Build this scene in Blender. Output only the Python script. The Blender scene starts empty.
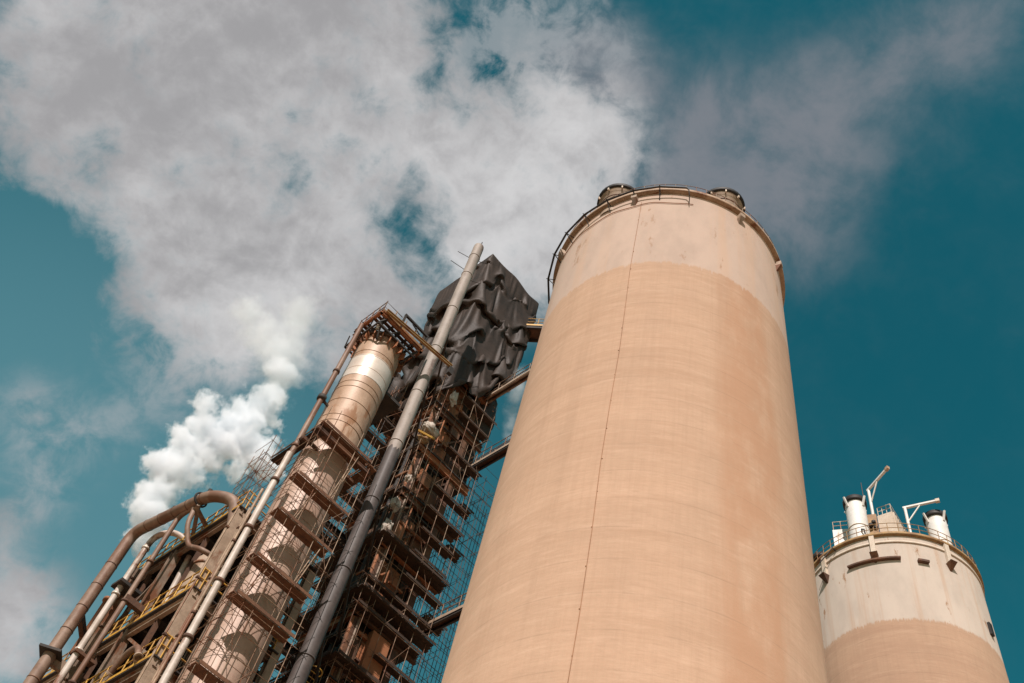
import bpy, math, random
from mathutils import Vector, Matrix, noise
R = math.radians
sin, cos, pi = math.sin, math.cos, math.pi
random.seed(11)
sc = bpy.context.scene
COL = sc.collection
EYE = 1.65

# ---------------------------------------------------------------- camera
cam = bpy.data.cameras.new('camera'); cam.lens = 35.0; cam.sensor_width = 36.0; cam.clip_end = 20000
co = bpy.data.objects.new('camera', cam); COL.objects.link(co)
rot = Matrix(((0.95510218, -0.2962766, 0.0), (-0.24320649, -0.78402091, -0.57110578), (0.16920528, 0.54546438, -0.82087647)))
co.matrix_world = Matrix.Translation((0, 0, EYE)) @ rot.to_4x4()
sc.camera = co

# ---------------------------------------------------------------- light
SUN_AZ, SUN_EL = 198.5, 42.0
sun = bpy.data.lights.new('sun', 'SUN'); sun.energy = 4.7; sun.angle = R(0.53); sun.color = (1.0, 0.905, 0.85)
so = bpy.data.objects.new('sun', sun); COL.objects.link(so)
sd = Vector((sin(R(SUN_AZ)) * cos(R(SUN_EL)), cos(R(SUN_AZ)) * cos(R(SUN_EL)), sin(R(SUN_EL))))
so.rotation_euler = sd.to_track_quat('Z', 'Y').to_euler()
so.location = (0, -30, 80)
sc.view_settings.view_transform = 'Standard'; sc.view_settings.look = 'None'
sc.view_settings.exposure = 0.3; sc.view_settings.gamma = 1.0
try: sc.view_settings.use_curve_mapping = False
except Exception: pass
sc.cycles.max_bounces = 12; sc.cycles.diffuse_bounces = 3; sc.cycles.volume_bounces = 10
sc.cycles.use_denoising = True
try: sc.cycles.denoiser = 'OPENIMAGEDENOISE'
except Exception: pass

# sky: Nishita plus a deck of broken cloud, every cloud bank a direction in the sky
CLOUD = [(-48.4,52.4,5.86,1.00),(-40.3,59.4,6.93,1.00),(-41.6,48.9,3.32,0.60),(-33.7,52.3,5.64,1.00),(-26.5,59.9,7.50,1.00),(-16.1,63.5,4.98,0.70),(-7.1,63.1,4.23,1.00),(-3.5,68.4,3.05,0.70),(-11.6,68.3,2.75,0.40),(-20.6,52.6,4.69,0.90),(-27.4,49.4,3.72,0.80),(-31.0,46.6,2.32,0.50),(-12.4,55.5,3.40,0.80),(-6.1,59.0,3.43,0.60),(-0.4,61.2,2.86,0.60),(3.9,64.7,2.27,0.45),(-34.2,66.1,5.13,0.50),(-16.5,72.3,1.60,0.50),(-28.6,67.0,3.15,0.30),(3.2,68.0,2.23,0.60),(0.6,65.5,3.38,0.60),(1.1,60.8,3.43,0.60),(7.3,66.1,2.25,0.40),(-15.5,50.6,2.81,0.40),(-25.3,29.4,3.39,1.00),(-23.8,31.3,1.99,0.50),(-27.6,34.0,1.48,0.40),(-27.6,38.3,1.12,0.28),(-30.8,39.1,1.40,0.25),(-24.7,45.2,2.14,0.30),(-21.6,46.8,2.18,0.35),(-17.7,49.7,2.51,0.50),(-13.8,49.9,2.26,0.30),(-30.5,44.0,1.33,0.25),(-21.4,29.2,2.23,0.50),(-37.8,47.5,0.88,0.30),]
GAP = [(-20.9,69.0,3.21,-0.90),(-15.1,69.4,3.25,-0.40),(-10.0,71.9,2.43,-0.35),(-19.9,66.0,1.63,-0.25),(-15.1,59.5,2.24,-1.05),(-35.5,44.3,3.44,-1.00),(-37.2,42.2,3.35,-0.90),(-34.3,46.2,1.25,-0.40),(-32.0,45.2,1.12,-0.20),(-0.4,72.2,2.45,-0.50),(-30.0,62.7,1.05,-0.25),(-24.2,42.2,3.70,-0.40),(-14.0,45.4,3.35,-0.40),]
VEIL = [(-6.4,70.9,2.46,0.55),(1.3,72.3,2.45,0.45),(5.5,69.4,2.78,0.50),(18.0,69.8,2.48,0.55),(10.3,65.8,2.82,0.55),(27.0,68.5,3.28,0.60),(36.5,69.9,3.20,0.60),(48.6,69.7,3.62,0.50),(60.1,69.3,3.48,0.50),(21.1,65.4,3.34,0.50),(31.2,64.9,3.27,0.50),(27.9,61.8,2.75,0.30),(38.9,65.2,3.19,0.30),(14.1,72.4,2.18,0.20),(32.1,61.0,2.71,0.20),(6.2,73.2,1.63,0.12),(13.7,63.1,3.39,0.40),(18.7,61.0,4.49,0.30),]
WISP = [(-27.8,38.5,2.29,0.60),(-24.6,45.2,3.20,0.80),(-21.5,48.1,2.46,0.60),(-31.2,39.1,1.99,0.50),(-26.1,40.8,1.82,0.40),(-18.5,71.2,2.40,0.90),(-9.4,70.5,2.45,0.80),(-18.2,68.1,2.17,0.70),(-6.5,73.8,2.14,0.60),(3.5,72.0,1.91,0.50),(-27.0,35.5,2.01,0.60),]
BRIGHT = [(-19.8,50.9,3.87,1.00),(-24.1,48.3,3.24,0.50),(-1.5,62.8,3.98,0.90),(-7.4,60.5,3.41,0.60),(-23.5,30.9,3.47,0.90),(-34.7,49.3,3.03,0.60),(-3.0,67.9,2.78,0.70),(-17.1,63.2,2.76,0.40),]
# unseen cloud banks added behind the camera to warm the fill light
FILL_CLOUD = [(165, 40, 30, 1.0), (205, 35, 30, 1.0), (245, 45, 28, .9)]
SKY_TINT = (0.11, 0.91, 0.67)
CLOUD_DARK = (3.55, 3.5, 3.6); CLOUD_LIGHT = (6.6, 6.55, 6.6); VEIL_COL = (2.25, 2.35, 2.65); HAZE_COL = (1.6, 3.4, 3.9)

w = bpy.data.worlds.new('World'); sc.world = w; w.use_nodes = True
N = w.node_tree.nodes; L = w.node_tree.links; N.clear()
def nd(t, **k):
    n = N.new(t)
    for a, b in k.items(): setattr(n, a, b)
    return n
def mth(op, a, b=None, c=None, clamp=False):
    n = N.new('ShaderNodeMath'); n.operation = op; n.use_clamp = clamp
    for i, x in enumerate((a, b, c)):
        if x is None: continue
        if isinstance(x, (int, float)): n.inputs[i].default_value = x
        else: L.new(x, n.inputs[i])
    return n.outputs[0]
def mix(fac, a, b, blend='MIX'):
    n = N.new('ShaderNodeMix'); n.data_type = 'RGBA'; n.blend_type = blend; n.clamp_factor = True
    for s, x in ((0, fac), (6, a), (7, b)):
        if isinstance(x, (int, float)): n.inputs[s].default_value = x
        elif isinstance(x, tuple): n.inputs[s].default_value = (*x, 1)
        else: L.new(x, n.inputs[s])
    return n.outputs[2]
out = nd('ShaderNodeOutputWorld'); bg = nd('ShaderNodeBackground'); L.new(bg.outputs[0], out.inputs[0])
sky = nd('ShaderNodeTexSky', sky_type='NISHITA', sun_disc=False, sun_elevation=R(SUN_EL), sun_rotation=R(SUN_AZ))
sky.air_density = 1.0; sky.dust_density = 0.6; sky.ozone_density = 2.0
bg.inputs[1].default_value = 0.081
geo = nd('ShaderNodeTexCoord'); dirv = geo.outputs['Generated']
def dirvec(az, el): return (sin(R(az)) * cos(R(el)), cos(R(az)) * cos(R(el)), sin(R(el)))
def field(blobs):
    acc = 0.0
    for az, el, s, wt in blobs:
        d = N.new('ShaderNodeVectorMath'); d.operation = 'DOT_PRODUCT'
        L.new(dirv, d.inputs[0]); d.inputs[1].default_value = dirvec(az, el)
        k = 2.0 / R(s) ** 2
        e = mth('POWER', math.e, mth('MULTIPLY_ADD', d.outputs['Value'], k, -k))
        acc = mth('MULTIPLY_ADD', e, wt, acc)
    return acc
def fbm(scale, detail, rough, dist=0.0, off=(0, 0, 0), lac=2.0):
    m = nd('ShaderNodeMapping'); L.new(dirv, m.inputs[0]); m.inputs['Location'].default_value = off
    n = nd('ShaderNodeTexNoise'); L.new(m.outputs[0], n.inputs['Vector'])
    n.inputs['Scale'].default_value = scale; n.inputs['Detail'].default_value = detail
    n.inputs['Roughness'].default_value = rough; n.inputs['Distortion'].default_value = dist; n.inputs['Lacunarity'].default_value = lac
    return n.outputs['Fac']
def smooth(x, lo, hi):
    n = nd('ShaderNodeMapRange', interpolation_type='SMOOTHSTEP'); L.new(x, n.inputs[0])
    n.inputs[1].default_value = lo; n.inputs[2].default_value = hi
    return n.outputs[0]
sep = nd('ShaderNodeSeparateXYZ'); L.new(dirv, sep.inputs[0])
skyc = mix(1.0, sky.outputs[0], SKY_TINT, 'MULTIPLY')
nA = fbm(9.0, 12, 0.60, 0.25, (1.3, 0.4, 2.2)); nB = fbm(3.2, 5, 0.5, 0.5, (5.1, 2.7, 0.9)); nC = fbm(26.0, 8, 0.62, 0.3, (0.2, 7.7, 3.1))
cf = mth('MINIMUM', field(CLOUD + FILL_CLOUD), 1.35); gf = field(GAP)
amp = mth('ADD', mth('MULTIPLY', cf, 1.3), mth('MULTIPLY_ADD', gf, -0.3, 0.06), clamp=True)
ragged = mth('ADD', mth('MULTIPLY_ADD', nA, 3.4, -1.7), mth('MULTIPLY_ADD', nC, 2.3, -1.15))
body = mth('ADD', mth('ADD', cf, mth('MULTIPLY', gf, 1.0)), mth('MULTIPLY', ragged, amp))
mask = smooth(body, -0.05, 1.35)
veil = mth('MULTIPLY', field(VEIL), mth('MULTIPLY_ADD', nA, 2.6, -0.5, clamp=True))
veil = mth('ADD', veil, mth('MULTIPLY_ADD', nC, 0.25, -0.125))
vmask = mth('MULTIPLY', smooth(veil, 0.0, 0.95), 0.85)
nS = fbm(9.0, 12, 0.60, 0.25, (1.3 + sd.x * .03, 0.4 + sd.y * .03, 2.2 + sd.z * .03))   # the same banks a step nearer the sun: their lit sides
nT = fbm(26.0, 8, 0.62, 0.3, (0.2 + sd.x * .012, 7.7 + sd.y * .012, 3.1 + sd.z * .012))
lit = mth('ADD', mth('MULTIPLY', mth('SUBTRACT', nS, nA), .7), mth('MULTIPLY', mth('SUBTRACT', nT, nC), .35))
thick = mth('MULTIPLY_ADD', body, -0.05, 0.05)
glow = mth('MULTIPLY', field(BRIGHT), 0.20)      # banks that the sun reaches
shade = smooth(mth('ADD', mth('ADD', mth('ADD', nB, thick), lit), glow), 0.30, 0.92)
cc = mix(shade, CLOUD_DARK, CLOUD_LIGHT)
hz = mth('MULTIPLY', smooth(field([(-26.0, 33.0, 24.0, 1.0)]), 0.1, 1.0), 0.55)
c1 = mix(vmask, mix(hz, skyc, HAZE_COL), VEIL_COL)
wisp = mth('MULTIPLY', smooth(mth('MULTIPLY', field(WISP), mth('MULTIPLY_ADD', nC, 3.0, -0.9, clamp=True)), 0.02, 0.8), 0.6)
c1 = mix(wisp, c1, (4.2, 4.4, 4.6))
c2 = mix(mask, c1, cc)
L.new(c2, bg.inputs[0])
w.cycles.sampling_method = 'MANUAL'; w.cycles.sample_map_resolution = 256

# ---------------------------------------------------------------- helpers
def pol(az, d, z=0.0): return Vector((sin(R(az)) * d, cos(R(az)) * d, z))
BETA = R(34.5)
U = Vector((cos(BETA), sin(BETA), 0)); V = Vector((-sin(BETA), cos(BETA), 0)); Z = Vector((0, 0, 1))

class MB:
    def __init__(s): s.v = []; s.f = []; s.sm = []
    def add(s, vs, fs, smooth=False):
        n = len(s.v); s.v += [Vector(x) for x in vs]; s.f += [tuple(i + n for i in f) for f in fs]; s.sm += [smooth] * len(fs); return s
    def box(s, o, a, b, c):                       # corner o, edge vectors
        o, a, b, c = Vector(o), Vector(a), Vector(b), Vector(c)
        if a.cross(b).dot(c) < 0: a, b = b, a
        return s.add([o, o + a, o + a + b, o + b, o + c, o + a + c, o + a + b + c, o + b + c],
                     [(3, 2, 1, 0), (4, 5, 6, 7), (0, 1, 5, 4), (1, 2, 6, 5), (2, 3, 7, 6), (3, 0, 4, 7)])
    def cbox(s, c, a, b, z): return s.box(Vector(c) - a / 2 - b / 2 - z / 2, a, b, z)
    def bar(s, p, q, w, h, side=None):            # rectangular section
        p, q = Vector(p), Vector(q); d = (q - p)
        e = Vector(side) if side is not None else d.cross(Z if abs(d.normalized().z) < .95 else U)
        e = (e - d * (e.dot(d) / d.dot(d))).normalized(); g = d.cross(e).normalized()
        return s.box(p - e * w / 2 - g * h / 2, d, e * w, g * h)
    def ibeam(s, p, q, w, h, side=None, t=0.035):
        p, q = Vector(p), Vector(q); d = q - p
        e = Vector(side) if side is not None else d.cross(Z if abs(d.normalized().z) < .95 else U)
        e = (e - d * (e.dot(d) / d.dot(d))).normalized(); g = d.cross(e).normalized()
        s.box(p - e * w / 2 - g * h / 2, d, e * w, g * t); s.box(p - e * w / 2 + g * (h / 2 - t), d, e * w, g * t)
        return s.box(p - e * t / 2 - g * (h / 2 - t), d, e * t, g * (h - 2 * t))
    def tube(s, pts, r, n=8, caps=True, closed=False):
        pts = [Vector(p) for p in pts]; m = len(pts); rs = r if isinstance(r, (list, tuple)) else [r] * m
        t0 = (pts[1] - pts[0]).normalized(); nrm = t0.cross(Z if abs(t0.z) < .9 else U).normalized(); vs = []
        for i, p in enumerate(pts):
            if closed: t = (pts[(i + 1) % m] - pts[i - 1]).normalized()
            else: t = ((pts[min(i + 1, m - 1)] - p).normalized() + (p - pts[max(i - 1, 0)]).normalized()).normalized()
            nrm = (nrm - t * nrm.dot(t)).normalized(); b = t.cross(nrm)
            vs += [p + (nrm * cos(2 * pi * k / n) + b * sin(2 * pi * k / n)) * rs[i] for k in range(n)]
        fs = [(i % m * n + k, i % m * n + (k + 1) % n, (i + 1) % m * n + (k + 1) % n, (i + 1) % m * n + k) for i in range(m if closed else m - 1) for k in range(n)]
        s.add(vs, fs, True)
        if caps and not closed: s.add(vs[:n], [tuple(range(n - 1, -1, -1))]); s.add(vs[-n:], [tuple(range(n))])
        return s
    def lathe(s, c, prof, n=48, a0=0.0, a1=360.0):   # profile of (radius, z) turned about a vertical axis; azimuths clockwise from +Y
        c = Vector(c); full = abs(a1 - a0) >= 360; m = n if full else n + 1; vs = []
        for r, z in prof:
            for k in range(m):
                a = R(a0 + (a1 - a0) * k / n); vs.append(c + Vector((sin(a) * r, cos(a) * r, z)))
        fs = []
        for i in range(len(prof) - 1):
            for k in range(n):
                k2 = (k + 1) % m; fs.append((i * m + k, (i + 1) * m + k, (i + 1) * m + k2, i * m + k2))
        return s.add(vs, fs, True)
    def disc(s, c, r, n=48, up=True):
        c = Vector(c); vs = [c + Vector((sin(2 * pi * k / n) * r, cos(2 * pi * k / n) * r, 0)) for k in range(n)]
        return s.add(vs, [tuple(range(n - 1, -1, -1)) if up else tuple(range(n))])
    def build(s, name, m, parent=None, origin=None, auto=35, **kw):
        base = wloc(parent) if parent else Vector(origin or (0, 0, 0))
        me = bpy.data.meshes.new(name); me.from_pydata([tuple(x - base) for x in s.v], [], s.f); me.materials.append(m)
        me.polygons.foreach_set('use_smooth', s.sm)
        o = bpy.data.objects.new(name, me); COL.objects.link(o)
        if parent: o.parent = parent
        else: o.location = base
        for k, x in kw.items(): o[k] = x
        return o
def wloc(o):
    p = Vector(o.location)
    while o.parent: o = o.parent; p += Vector(o.location)
    return p
def thing(name, label, cat, loc, group=None):
    o = bpy.data.objects.new(name, None); COL.objects.link(o); o.location = loc; o.empty_display_size = .3
    o['label'] = label; o['category'] = cat
    if group: o['group'] = group
    return o
def tag(o, label, cat, group=None):
    o['label'] = label; o['category'] = cat
    if group: o['group'] = group
    return o
def arc(c, a, b, r, t0, t1, n=10):               # points of an arc in the plane of unit vectors a, b
    return [Vector(c) + a * (cos(R(t0 + (t1 - t0) * i / n)) * r) + b * (sin(R(t0 + (t1 - t0) * i / n)) * r) for i in range(n + 1)]
def rounded(pts, r, n=7):                        # polyline with its corners turned into bends
    pts = [Vector(p) for p in pts]; out = [pts[0]]
    for i in range(1, len(pts) - 1):
        a = (pts[i - 1] - pts[i]); b = (pts[i + 1] - pts[i]); k = min(r, a.length * .49, b.length * .49)
        p, q = pts[i] + a.normalized() * k, pts[i] + b.normalized() * k
        for j in range(n + 1):
            t = j / n; out.append(p * (1 - t) ** 2 + pts[i] * 2 * t * (1 - t) + q * t * t)
    return out + [pts[-1]]

# ---------------------------------------------------------------- materials
def mat(name, col, rough=.7, metal=0.0, col2=None, scale=1.2, stretch=(1, 1, 1), lo=.4, hi=.65, rust=0.0, rust_col=(.16, .06, .025), rscale=.8,
        fine=.12, bump=.0, bscale=30, spec=.4, rstretch=(1, 1, .35)):
    m = bpy.data.materials.new(name); m.use_nodes = True; nt = m.node_tree; P = nt.nodes['Principled BSDF']; ln = nt.links.new
    P.inputs['Roughness'].default_value = rough; P.inputs['Metallic'].default_value = metal; P.inputs['Specular IOR Level'].default_value = spec
    tc = nt.nodes.new('ShaderNodeNewGeometry')
    def nz(sc_, st, det=6, rg=.6, off=0):
        mp = nt.nodes.new('ShaderNodeMapping'); ln(tc.outputs['Position'], mp.inputs[0]); mp.inputs['Scale'].default_value = st; mp.inputs['Location'].default_value = (off, off * .7, off * .3)
        n = nt.nodes.new('ShaderNodeTexNoise'); ln(mp.outputs[0], n.inputs['Vector']); n.inputs['Scale'].default_value = sc_; n.inputs['Detail'].default_value = det; n.inputs['Roughness'].default_value = rg
        return n.outputs['Fac']
    def rmp(x, a, b, o0=0., o1=1.):
        n = nt.nodes.new('ShaderNodeMapRange'); ln(x, n.inputs[0]); n.interpolation_type = 'SMOOTHSTEP'
        for i, q in enumerate((a, b, o0, o1)): n.inputs[i + 1].default_value = q
        return n.outputs[0]
    def mx(fac, a, b, bl='MIX'):
        n = nt.nodes.new('ShaderNodeMix'); n.data_type = 'RGBA'; n.blend_type = bl
        for s_, x in ((0, fac), (6, a), (7, b)):
            if isinstance(x, (int, float)): n.inputs[s_].default_value = x
            elif isinstance(x, tuple): n.inputs[s_].default_value = (*x, 1)
            else: ln(x, n.inputs[s_])
        return n.outputs[2]
    c = mx(rmp(nz(scale, stretch), lo, hi), col, col2 or tuple(x * .75 for x in col))
    if fine: c = mx(rmp(nz(9, (1, 1, 1), 8, .7, 3), .25, .8), c, mx(1.0, c, (1 - 2 * fine,) * 3, 'MULTIPLY'))
    if rust: c = mx(rmp(nz(rscale, rstretch, 9, .68, 7), .74 - rust * .45, .80 - rust * .38), c, rust_col)
    ln(c, P.inputs['Base Color'])
    if bump:
        b = nt.nodes.new('ShaderNodeBump'); b.inputs['Strength'].default_value = bump; b.inputs['Distance'].default_value = .03 if bscale > 5 else .25
        ln(nz(bscale, (1, 1, 1), 4), b.inputs['Height']); ln(b.outputs[0], P.inputs['Normal'])
    m['mx'] = 0
    return m

def concrete(name, centre, zpaint, upper, lower, lower2, streak_upper=.35, stain=None):
    # slip formed wall: lift lines round the wall, faint runs down it, a paler painted band above zpaint
    m = bpy.data.materials.new(name); m.use_nodes = True; nt = m.node_tree; P = nt.nodes['Principled BSDF']; ln = nt.links.new
    P.inputs['Roughness'].default_value = .85; P.inputs['Diffuse Roughness'].default_value = 0.5; P.inputs['Specular IOR Level'].default_value = .2
    g = nt.nodes.new('ShaderNodeNewGeometry')
    def op(o, *a, clamp=False):
        n = nt.nodes.new('ShaderNodeMath'); n.operation = o; n.use_clamp = clamp
        for i, x in enumerate(a):
            if isinstance(x, (int, float)): n.inputs[i].default_value = x
            else: ln(x, n.inputs[i])
        return n.outputs[0]
    sp = nt.nodes.new('ShaderNodeSeparateXYZ'); ln(g.outputs['Position'], sp.inputs[0]); z = sp.outputs[2]
    def nz(scale, st, det=6, rg=.6, off=0.):
        mp = nt.nodes.new('ShaderNodeMapping'); ln(g.outputs['Position'], mp.inputs[0]); mp.inputs['Scale'].default_value = st; mp.inputs['Location'].default_value = (off, off, off)
        n = nt.nodes.new('ShaderNodeTexNoise'); ln(mp.outputs[0], n.inputs['Vector']); n.inputs['Scale'].default_value = scale; n.inputs['Detail'].default_value = det; n.inputs['Roughness'].default_value = rg
        return n.outputs['Fac']
    def rmp(x, a, b):
        n = nt.nodes.new('ShaderNodeMapRange'); n.interpolation_type = 'SMOOTHSTEP'; ln(x, n.inputs[0]); n.inputs[1].default_value = a; n.inputs[2].default_value = b
        return n.outputs[0]
    def mx(fac, a, b, bl='MIX'):
        n = nt.nodes.new('ShaderNodeMix'); n.data_type = 'RGBA'; n.blend_type = bl
        for s_, x in ((0, fac), (6, a), (7, b)):
            if isinstance(x, (int, float)): n.inputs[s_].default_value = x
            elif isinstance(x, tuple): n.inputs[s_].default_value = (*x, 1)
            else: ln(x, n.inputs[s_])
        return n.outputs[2]
    bands = nz(1.0, (.05, .05, 1.5), 8, .75); broad = nz(.5, (.25, .25, 1.0), 4, .5, 9.); runs = nz(1.0, (1.1, 1.1, .035), 6, .65, 4.); patch = nz(.9, (1, 1, .45), 7, .62, 15.)
    hatch = nz(1.0, (2.2, 2.2, 15.0), 8, .8, 21.); cross = nz(1.0, (9.0, 9.0, .30), 7, .75, 41.); pale = nz(1.0, (.7, .7, 4.0), 7, .7, 51.)
    low = mx(rmp(bands, .25, .80), lower, lower2)
    low = mx(op('MULTIPLY', rmp(patch, .42, .66), .40), low, tuple(x * .86 for x in lower))
    low = mx(op('MULTIPLY', rmp(broad, .42, .72), .35), low, tuple(x * 1.12 for x in lower))
    low = mx(op('MULTIPLY', rmp(runs, .46, .72), .32), low, tuple(x * .80 for x in lower2))
    low = mx(op('MULTIPLY', rmp(hatch, .38, .72), .42), low, tuple(x * .84 for x in lower2))
    low = mx(op('MULTIPLY', rmp(cross, .40, .70), .26), low, tuple(x * .86 for x in lower2))
    low = mx(op('MULTIPLY', rmp(pale, .50, .72), .38), low, tuple(min(1, x * 1.14) for x in (lower[0], lower[1] * 1.03, lower[2] * 1.07)))
    if stain:                                    # an old run of damp down the wall, between two bearings
        for x0, x1, k_, c_ in stain:
            xx = op('ADD', sp.outputs[0], op('MULTIPLY', op('SUBTRACT', nz(1.0, (.8, .8, .10), 6, .65, 61.), .5), 2.2))
            low = mx(op('MULTIPLY', op('MULTIPLY', rmp(xx, x0 - .7, x0 + .5), op('SUBTRACT', 1.0, rmp(xx, x1 - .25, x1 + .5))), op('MULTIPLY', rmp(patch, .25, .6), k_)), low, c_)
    # every lift of the shutter leaves a line
    fr = op('FRACT', op('MULTIPLY', z, 1 / 1.22)); line = op('LESS_THAN', fr, .035)
    low = mx(op('MULTIPLY', line, op('MULTIPLY', rmp(patch, .38, .62), .26)), low, tuple(x * .62 for x in lower2))
    up = mx(rmp(patch, .35, .75), upper, tuple(x * .86 for x in upper))
    up = mx(op('MULTIPLY', rmp(runs, .48, .70), streak_upper), up, lower)
    up = mx(op('MULTIPLY', rmp(nz(1.6, (1, 1, .3), 9, .7, 31.), .60, .70), streak_upper * 1.3), up, (.36, .20, .11))
    edge = op('ADD', op('MULTIPLY_ADD', op('SUBTRACT', rmp(cross, .45, .75), .2), .35, z), op('MULTIPLY', op('SUBTRACT', nz(2.2, (1, 1, .5), 6, .65), .5), .5))
    c = mx(rmp(edge, zpaint - .09, zpaint + .09), low, up)
    ln(c, P.inputs['Base Color'])
    b = nt.nodes.new('ShaderNodeBump'); b.inputs['Strength'].default_value = .15; b.inputs['Distance'].default_value = .03
    ln(op('ADD', hatch, nz(14, (1, 1, 1), 5)), b.inputs['Height']); ln(b.outputs[0], P.inputs['Normal'])
    return m

M = dict(
    galv=mat('galvanised_tube', (.38, .26, .17), .6, .0, (.22, .14, .085), 2.5, rust=.55),
    tube_rust=mat('rusty_tube', (.20, .115, .07), .65, .2, (.30, .20, .13), 2.5, rust=.6),
    tube_dark=mat('dark_tube', (.06, .05, .045), .7, .2, (.10, .06, .04), 2.0),
    plank=mat('scaffold_plank', (.20, .095, .05), .8, 0, (.13, .06, .035), 3.0, (1, 1, 1), rust=.3, fine=.2),
    plank_dark=mat('old_plank', (.065, .036, .022), .85, 0, (.04, .024, .016), 3.0, fine=.2),
    rust=mat('rusted_steel', (.235, .095, .038), .8, .0, (.12, .05, .026), 1.1, (1, 1, .7), rust=.7, rust_col=(.30, .115, .05), fine=.25, bump=.3),
    rust_brown=mat('brown_steel', (.13, .065, .04), .8, .1, (.20, .09, .045), .9, rust=.6, rust_col=(.085, .045, .03), fine=.25),
    dark=mat('dark_steel_shade', (.035, .03, .028), .75, .1, (.06, .045, .035), 1.0, fine=.2),  # dark steel, also the colour of boxes filling shaded voids
    beige=mat('beige_painted_steel', (.42, .31, .225), .6, .0, (.33, .235, .165), 1.0, rust=.35, fine=.15),
    beige_dirty=mat('dirty_painted_steel', (.30, .215, .155), .65, .0, (.20, .14, .10), .9, rust=.55, fine=.18),
    white_pipe=mat('pale_lagging', (.55, .47, .41), .5, .0, (.42, .34, .28), 1.4, rust=.4, fine=.08),
    duct=mat('duct_steel', (.27, .175, .125), .6, .05, (.19, .115, .08), .9, rust=.55, rust_col=(.15, .075, .045), fine=.15),
    yellow=mat('yellow_paint', (.60, .33, .045), .55, 0, (.42, .22, .05), 2.5, rust=.4, fine=.15),
    shaft=mat('column_paint', (.45, .30, .205), .5, .05, (.33, .205, .13), .8, (1, 1, .45), rust=.45, rust_col=(.26, .13, .065), fine=.12),
    shaft_low=mat('column_lagging', (.47, .325, .25), .5, .05, (.36, .235, .17), .7, (1, 1, .4), rust=.3, rust_col=(.30, .17, .10), fine=.1),
    shiny=mat('bright_lagging', (.66, .57, .49), .38, .2, (.60, .50, .42), 1.0, rust=.15, fine=.06),
    stackgrey=mat('grey_stack_steel', (.33, .275, .235), .65, .0, (.25, .205, .175), .9, (1, 1, .4), rust=.38, rust_col=(.17, .12, .10), fine=.1),
    stackdark=mat('dark_shaded_stack_steel', (.075, .058, .052), .6, .0, (.10, .08, .072), 1.2, rust=.32, rust_col=(.26, .21, .18), fine=.15),  # dark paint with the column's shade put into the colour
    tarp=mat('black_tarpaulin', (.048, .032, .024), .6, 0, (.032, .023, .018), .5, fine=.10, spec=.25, bump=.18, bscale=2.2),
    cloth=mat('torn_pale_sheet', (.52, .44, .37), .8, 0, (.36, .29, .23), 2.5, fine=.2),
    white=mat('white_paint', (.74, .71, .67), .55, 0, (.66, .62, .57), 1.5, rust=.22, rust_col=(.42, .27, .16), fine=.08),
    black=mat('blackened_steel', (.035, .03, .028), .6, .2, fine=.2),
    cable=mat('rusty_cable', (.36, .18, .09), .7, 0, fine=.1),
    cream=mat('cream_panel', (.60, .50, .40), .65, 0, (.52, .41, .31), 1.6, rust=.42, rust_col=(.34, .19, .10), fine=.12),
    ochre=mat('ochre_steel', (.36, .215, .085), .65, 0, (.24, .13, .06), 2.0, rust=.45, fine=.15),
    ground=mat('warm_bounce_ground', (.42, .265, .165), .95, 0, (.34, .21, .13), .08, fine=.15),  # unseen ground, its colour warmed to bounce fill light upward
)
g = MB(); S = 6000
n_ = 24
g.add([(x, y, 0) for x in (-S, S) for y in (-S, S)], [(0, 2, 3, 1)])
go = g.build('ground', M['ground']); go['kind'] = 'structure'

# ---------------------------------------------------------------- the two silos
def railing(root, c, r, z, a0, a1, n, m, h=1.05, rails=(1.05, .55), pr=.022, post='railing_post', rail='handrail'):
    for k in range(n + 1):
        a = a0 + (a1 - a0) * k / n; p = Vector(c) + pol(a, r, z)
        MB().tube([p, p + Z * h], pr, 6).build(post, m, root)
    for hh in rails:
        pts = [Vector(c) + pol(a0 + (a1 - a0) * k / (4 * n), r, z + hh) for k in range(4 * n + 1)]
        MB().tube(pts, pr, 6).build(rail, m, root)

C1 = pol(15.12, 25.0); R1 = 5.595; H1 = 44.0; PAINT1 = 37.4; RT = R1 * .965
def rad1(z): return R1 - (R1 - RT) * min(1, max(0, (z - 15) / (H1 - 15)))
silo = thing('concrete_silo', 'huge round beige concrete silo with a pale top band, filling the middle', 'silo', C1)
CON1 = concrete('silo_concrete', C1, PAINT1, (.60, .46, .38), (.615, .422, .30), (.51, .328, .22), .5, ((7.3, 9.1, .75, (.50, .285, .175)), (9.6, 11.5, .35, (.46, .29, .20))))
b = MB(); b.lathe(C1, [(R1, 0)] + [(rad1(H1 * k / 24), H1 * k / 24) for k in range(1, 25)], 128); b.disc(C1 + Z * H1, RT, 128)
b.build('wall', CON1, silo)
# walkway ring with its kerb angle
WALK1 = mat('walkway_steel', (.40, .27, .18), .7, 0, (.28, .17, .10), 1.4, rust=.45)
b = MB(); b.lathe(C1, [(RT - .6, H1 + .02), (RT + .20, H1 + .02), (RT + .20, H1 + .24), (RT + .12, H1 + .24), (RT + .12, H1 + .1), (RT - .6, H1 + .1)], 128)
b.build('roof_walkway', WALK1, silo)
railing(silo, C1, RT + .10, H1 + .28, 80, 310, 46, M['beige_dirty'], .55, (.55,), .016)
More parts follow.
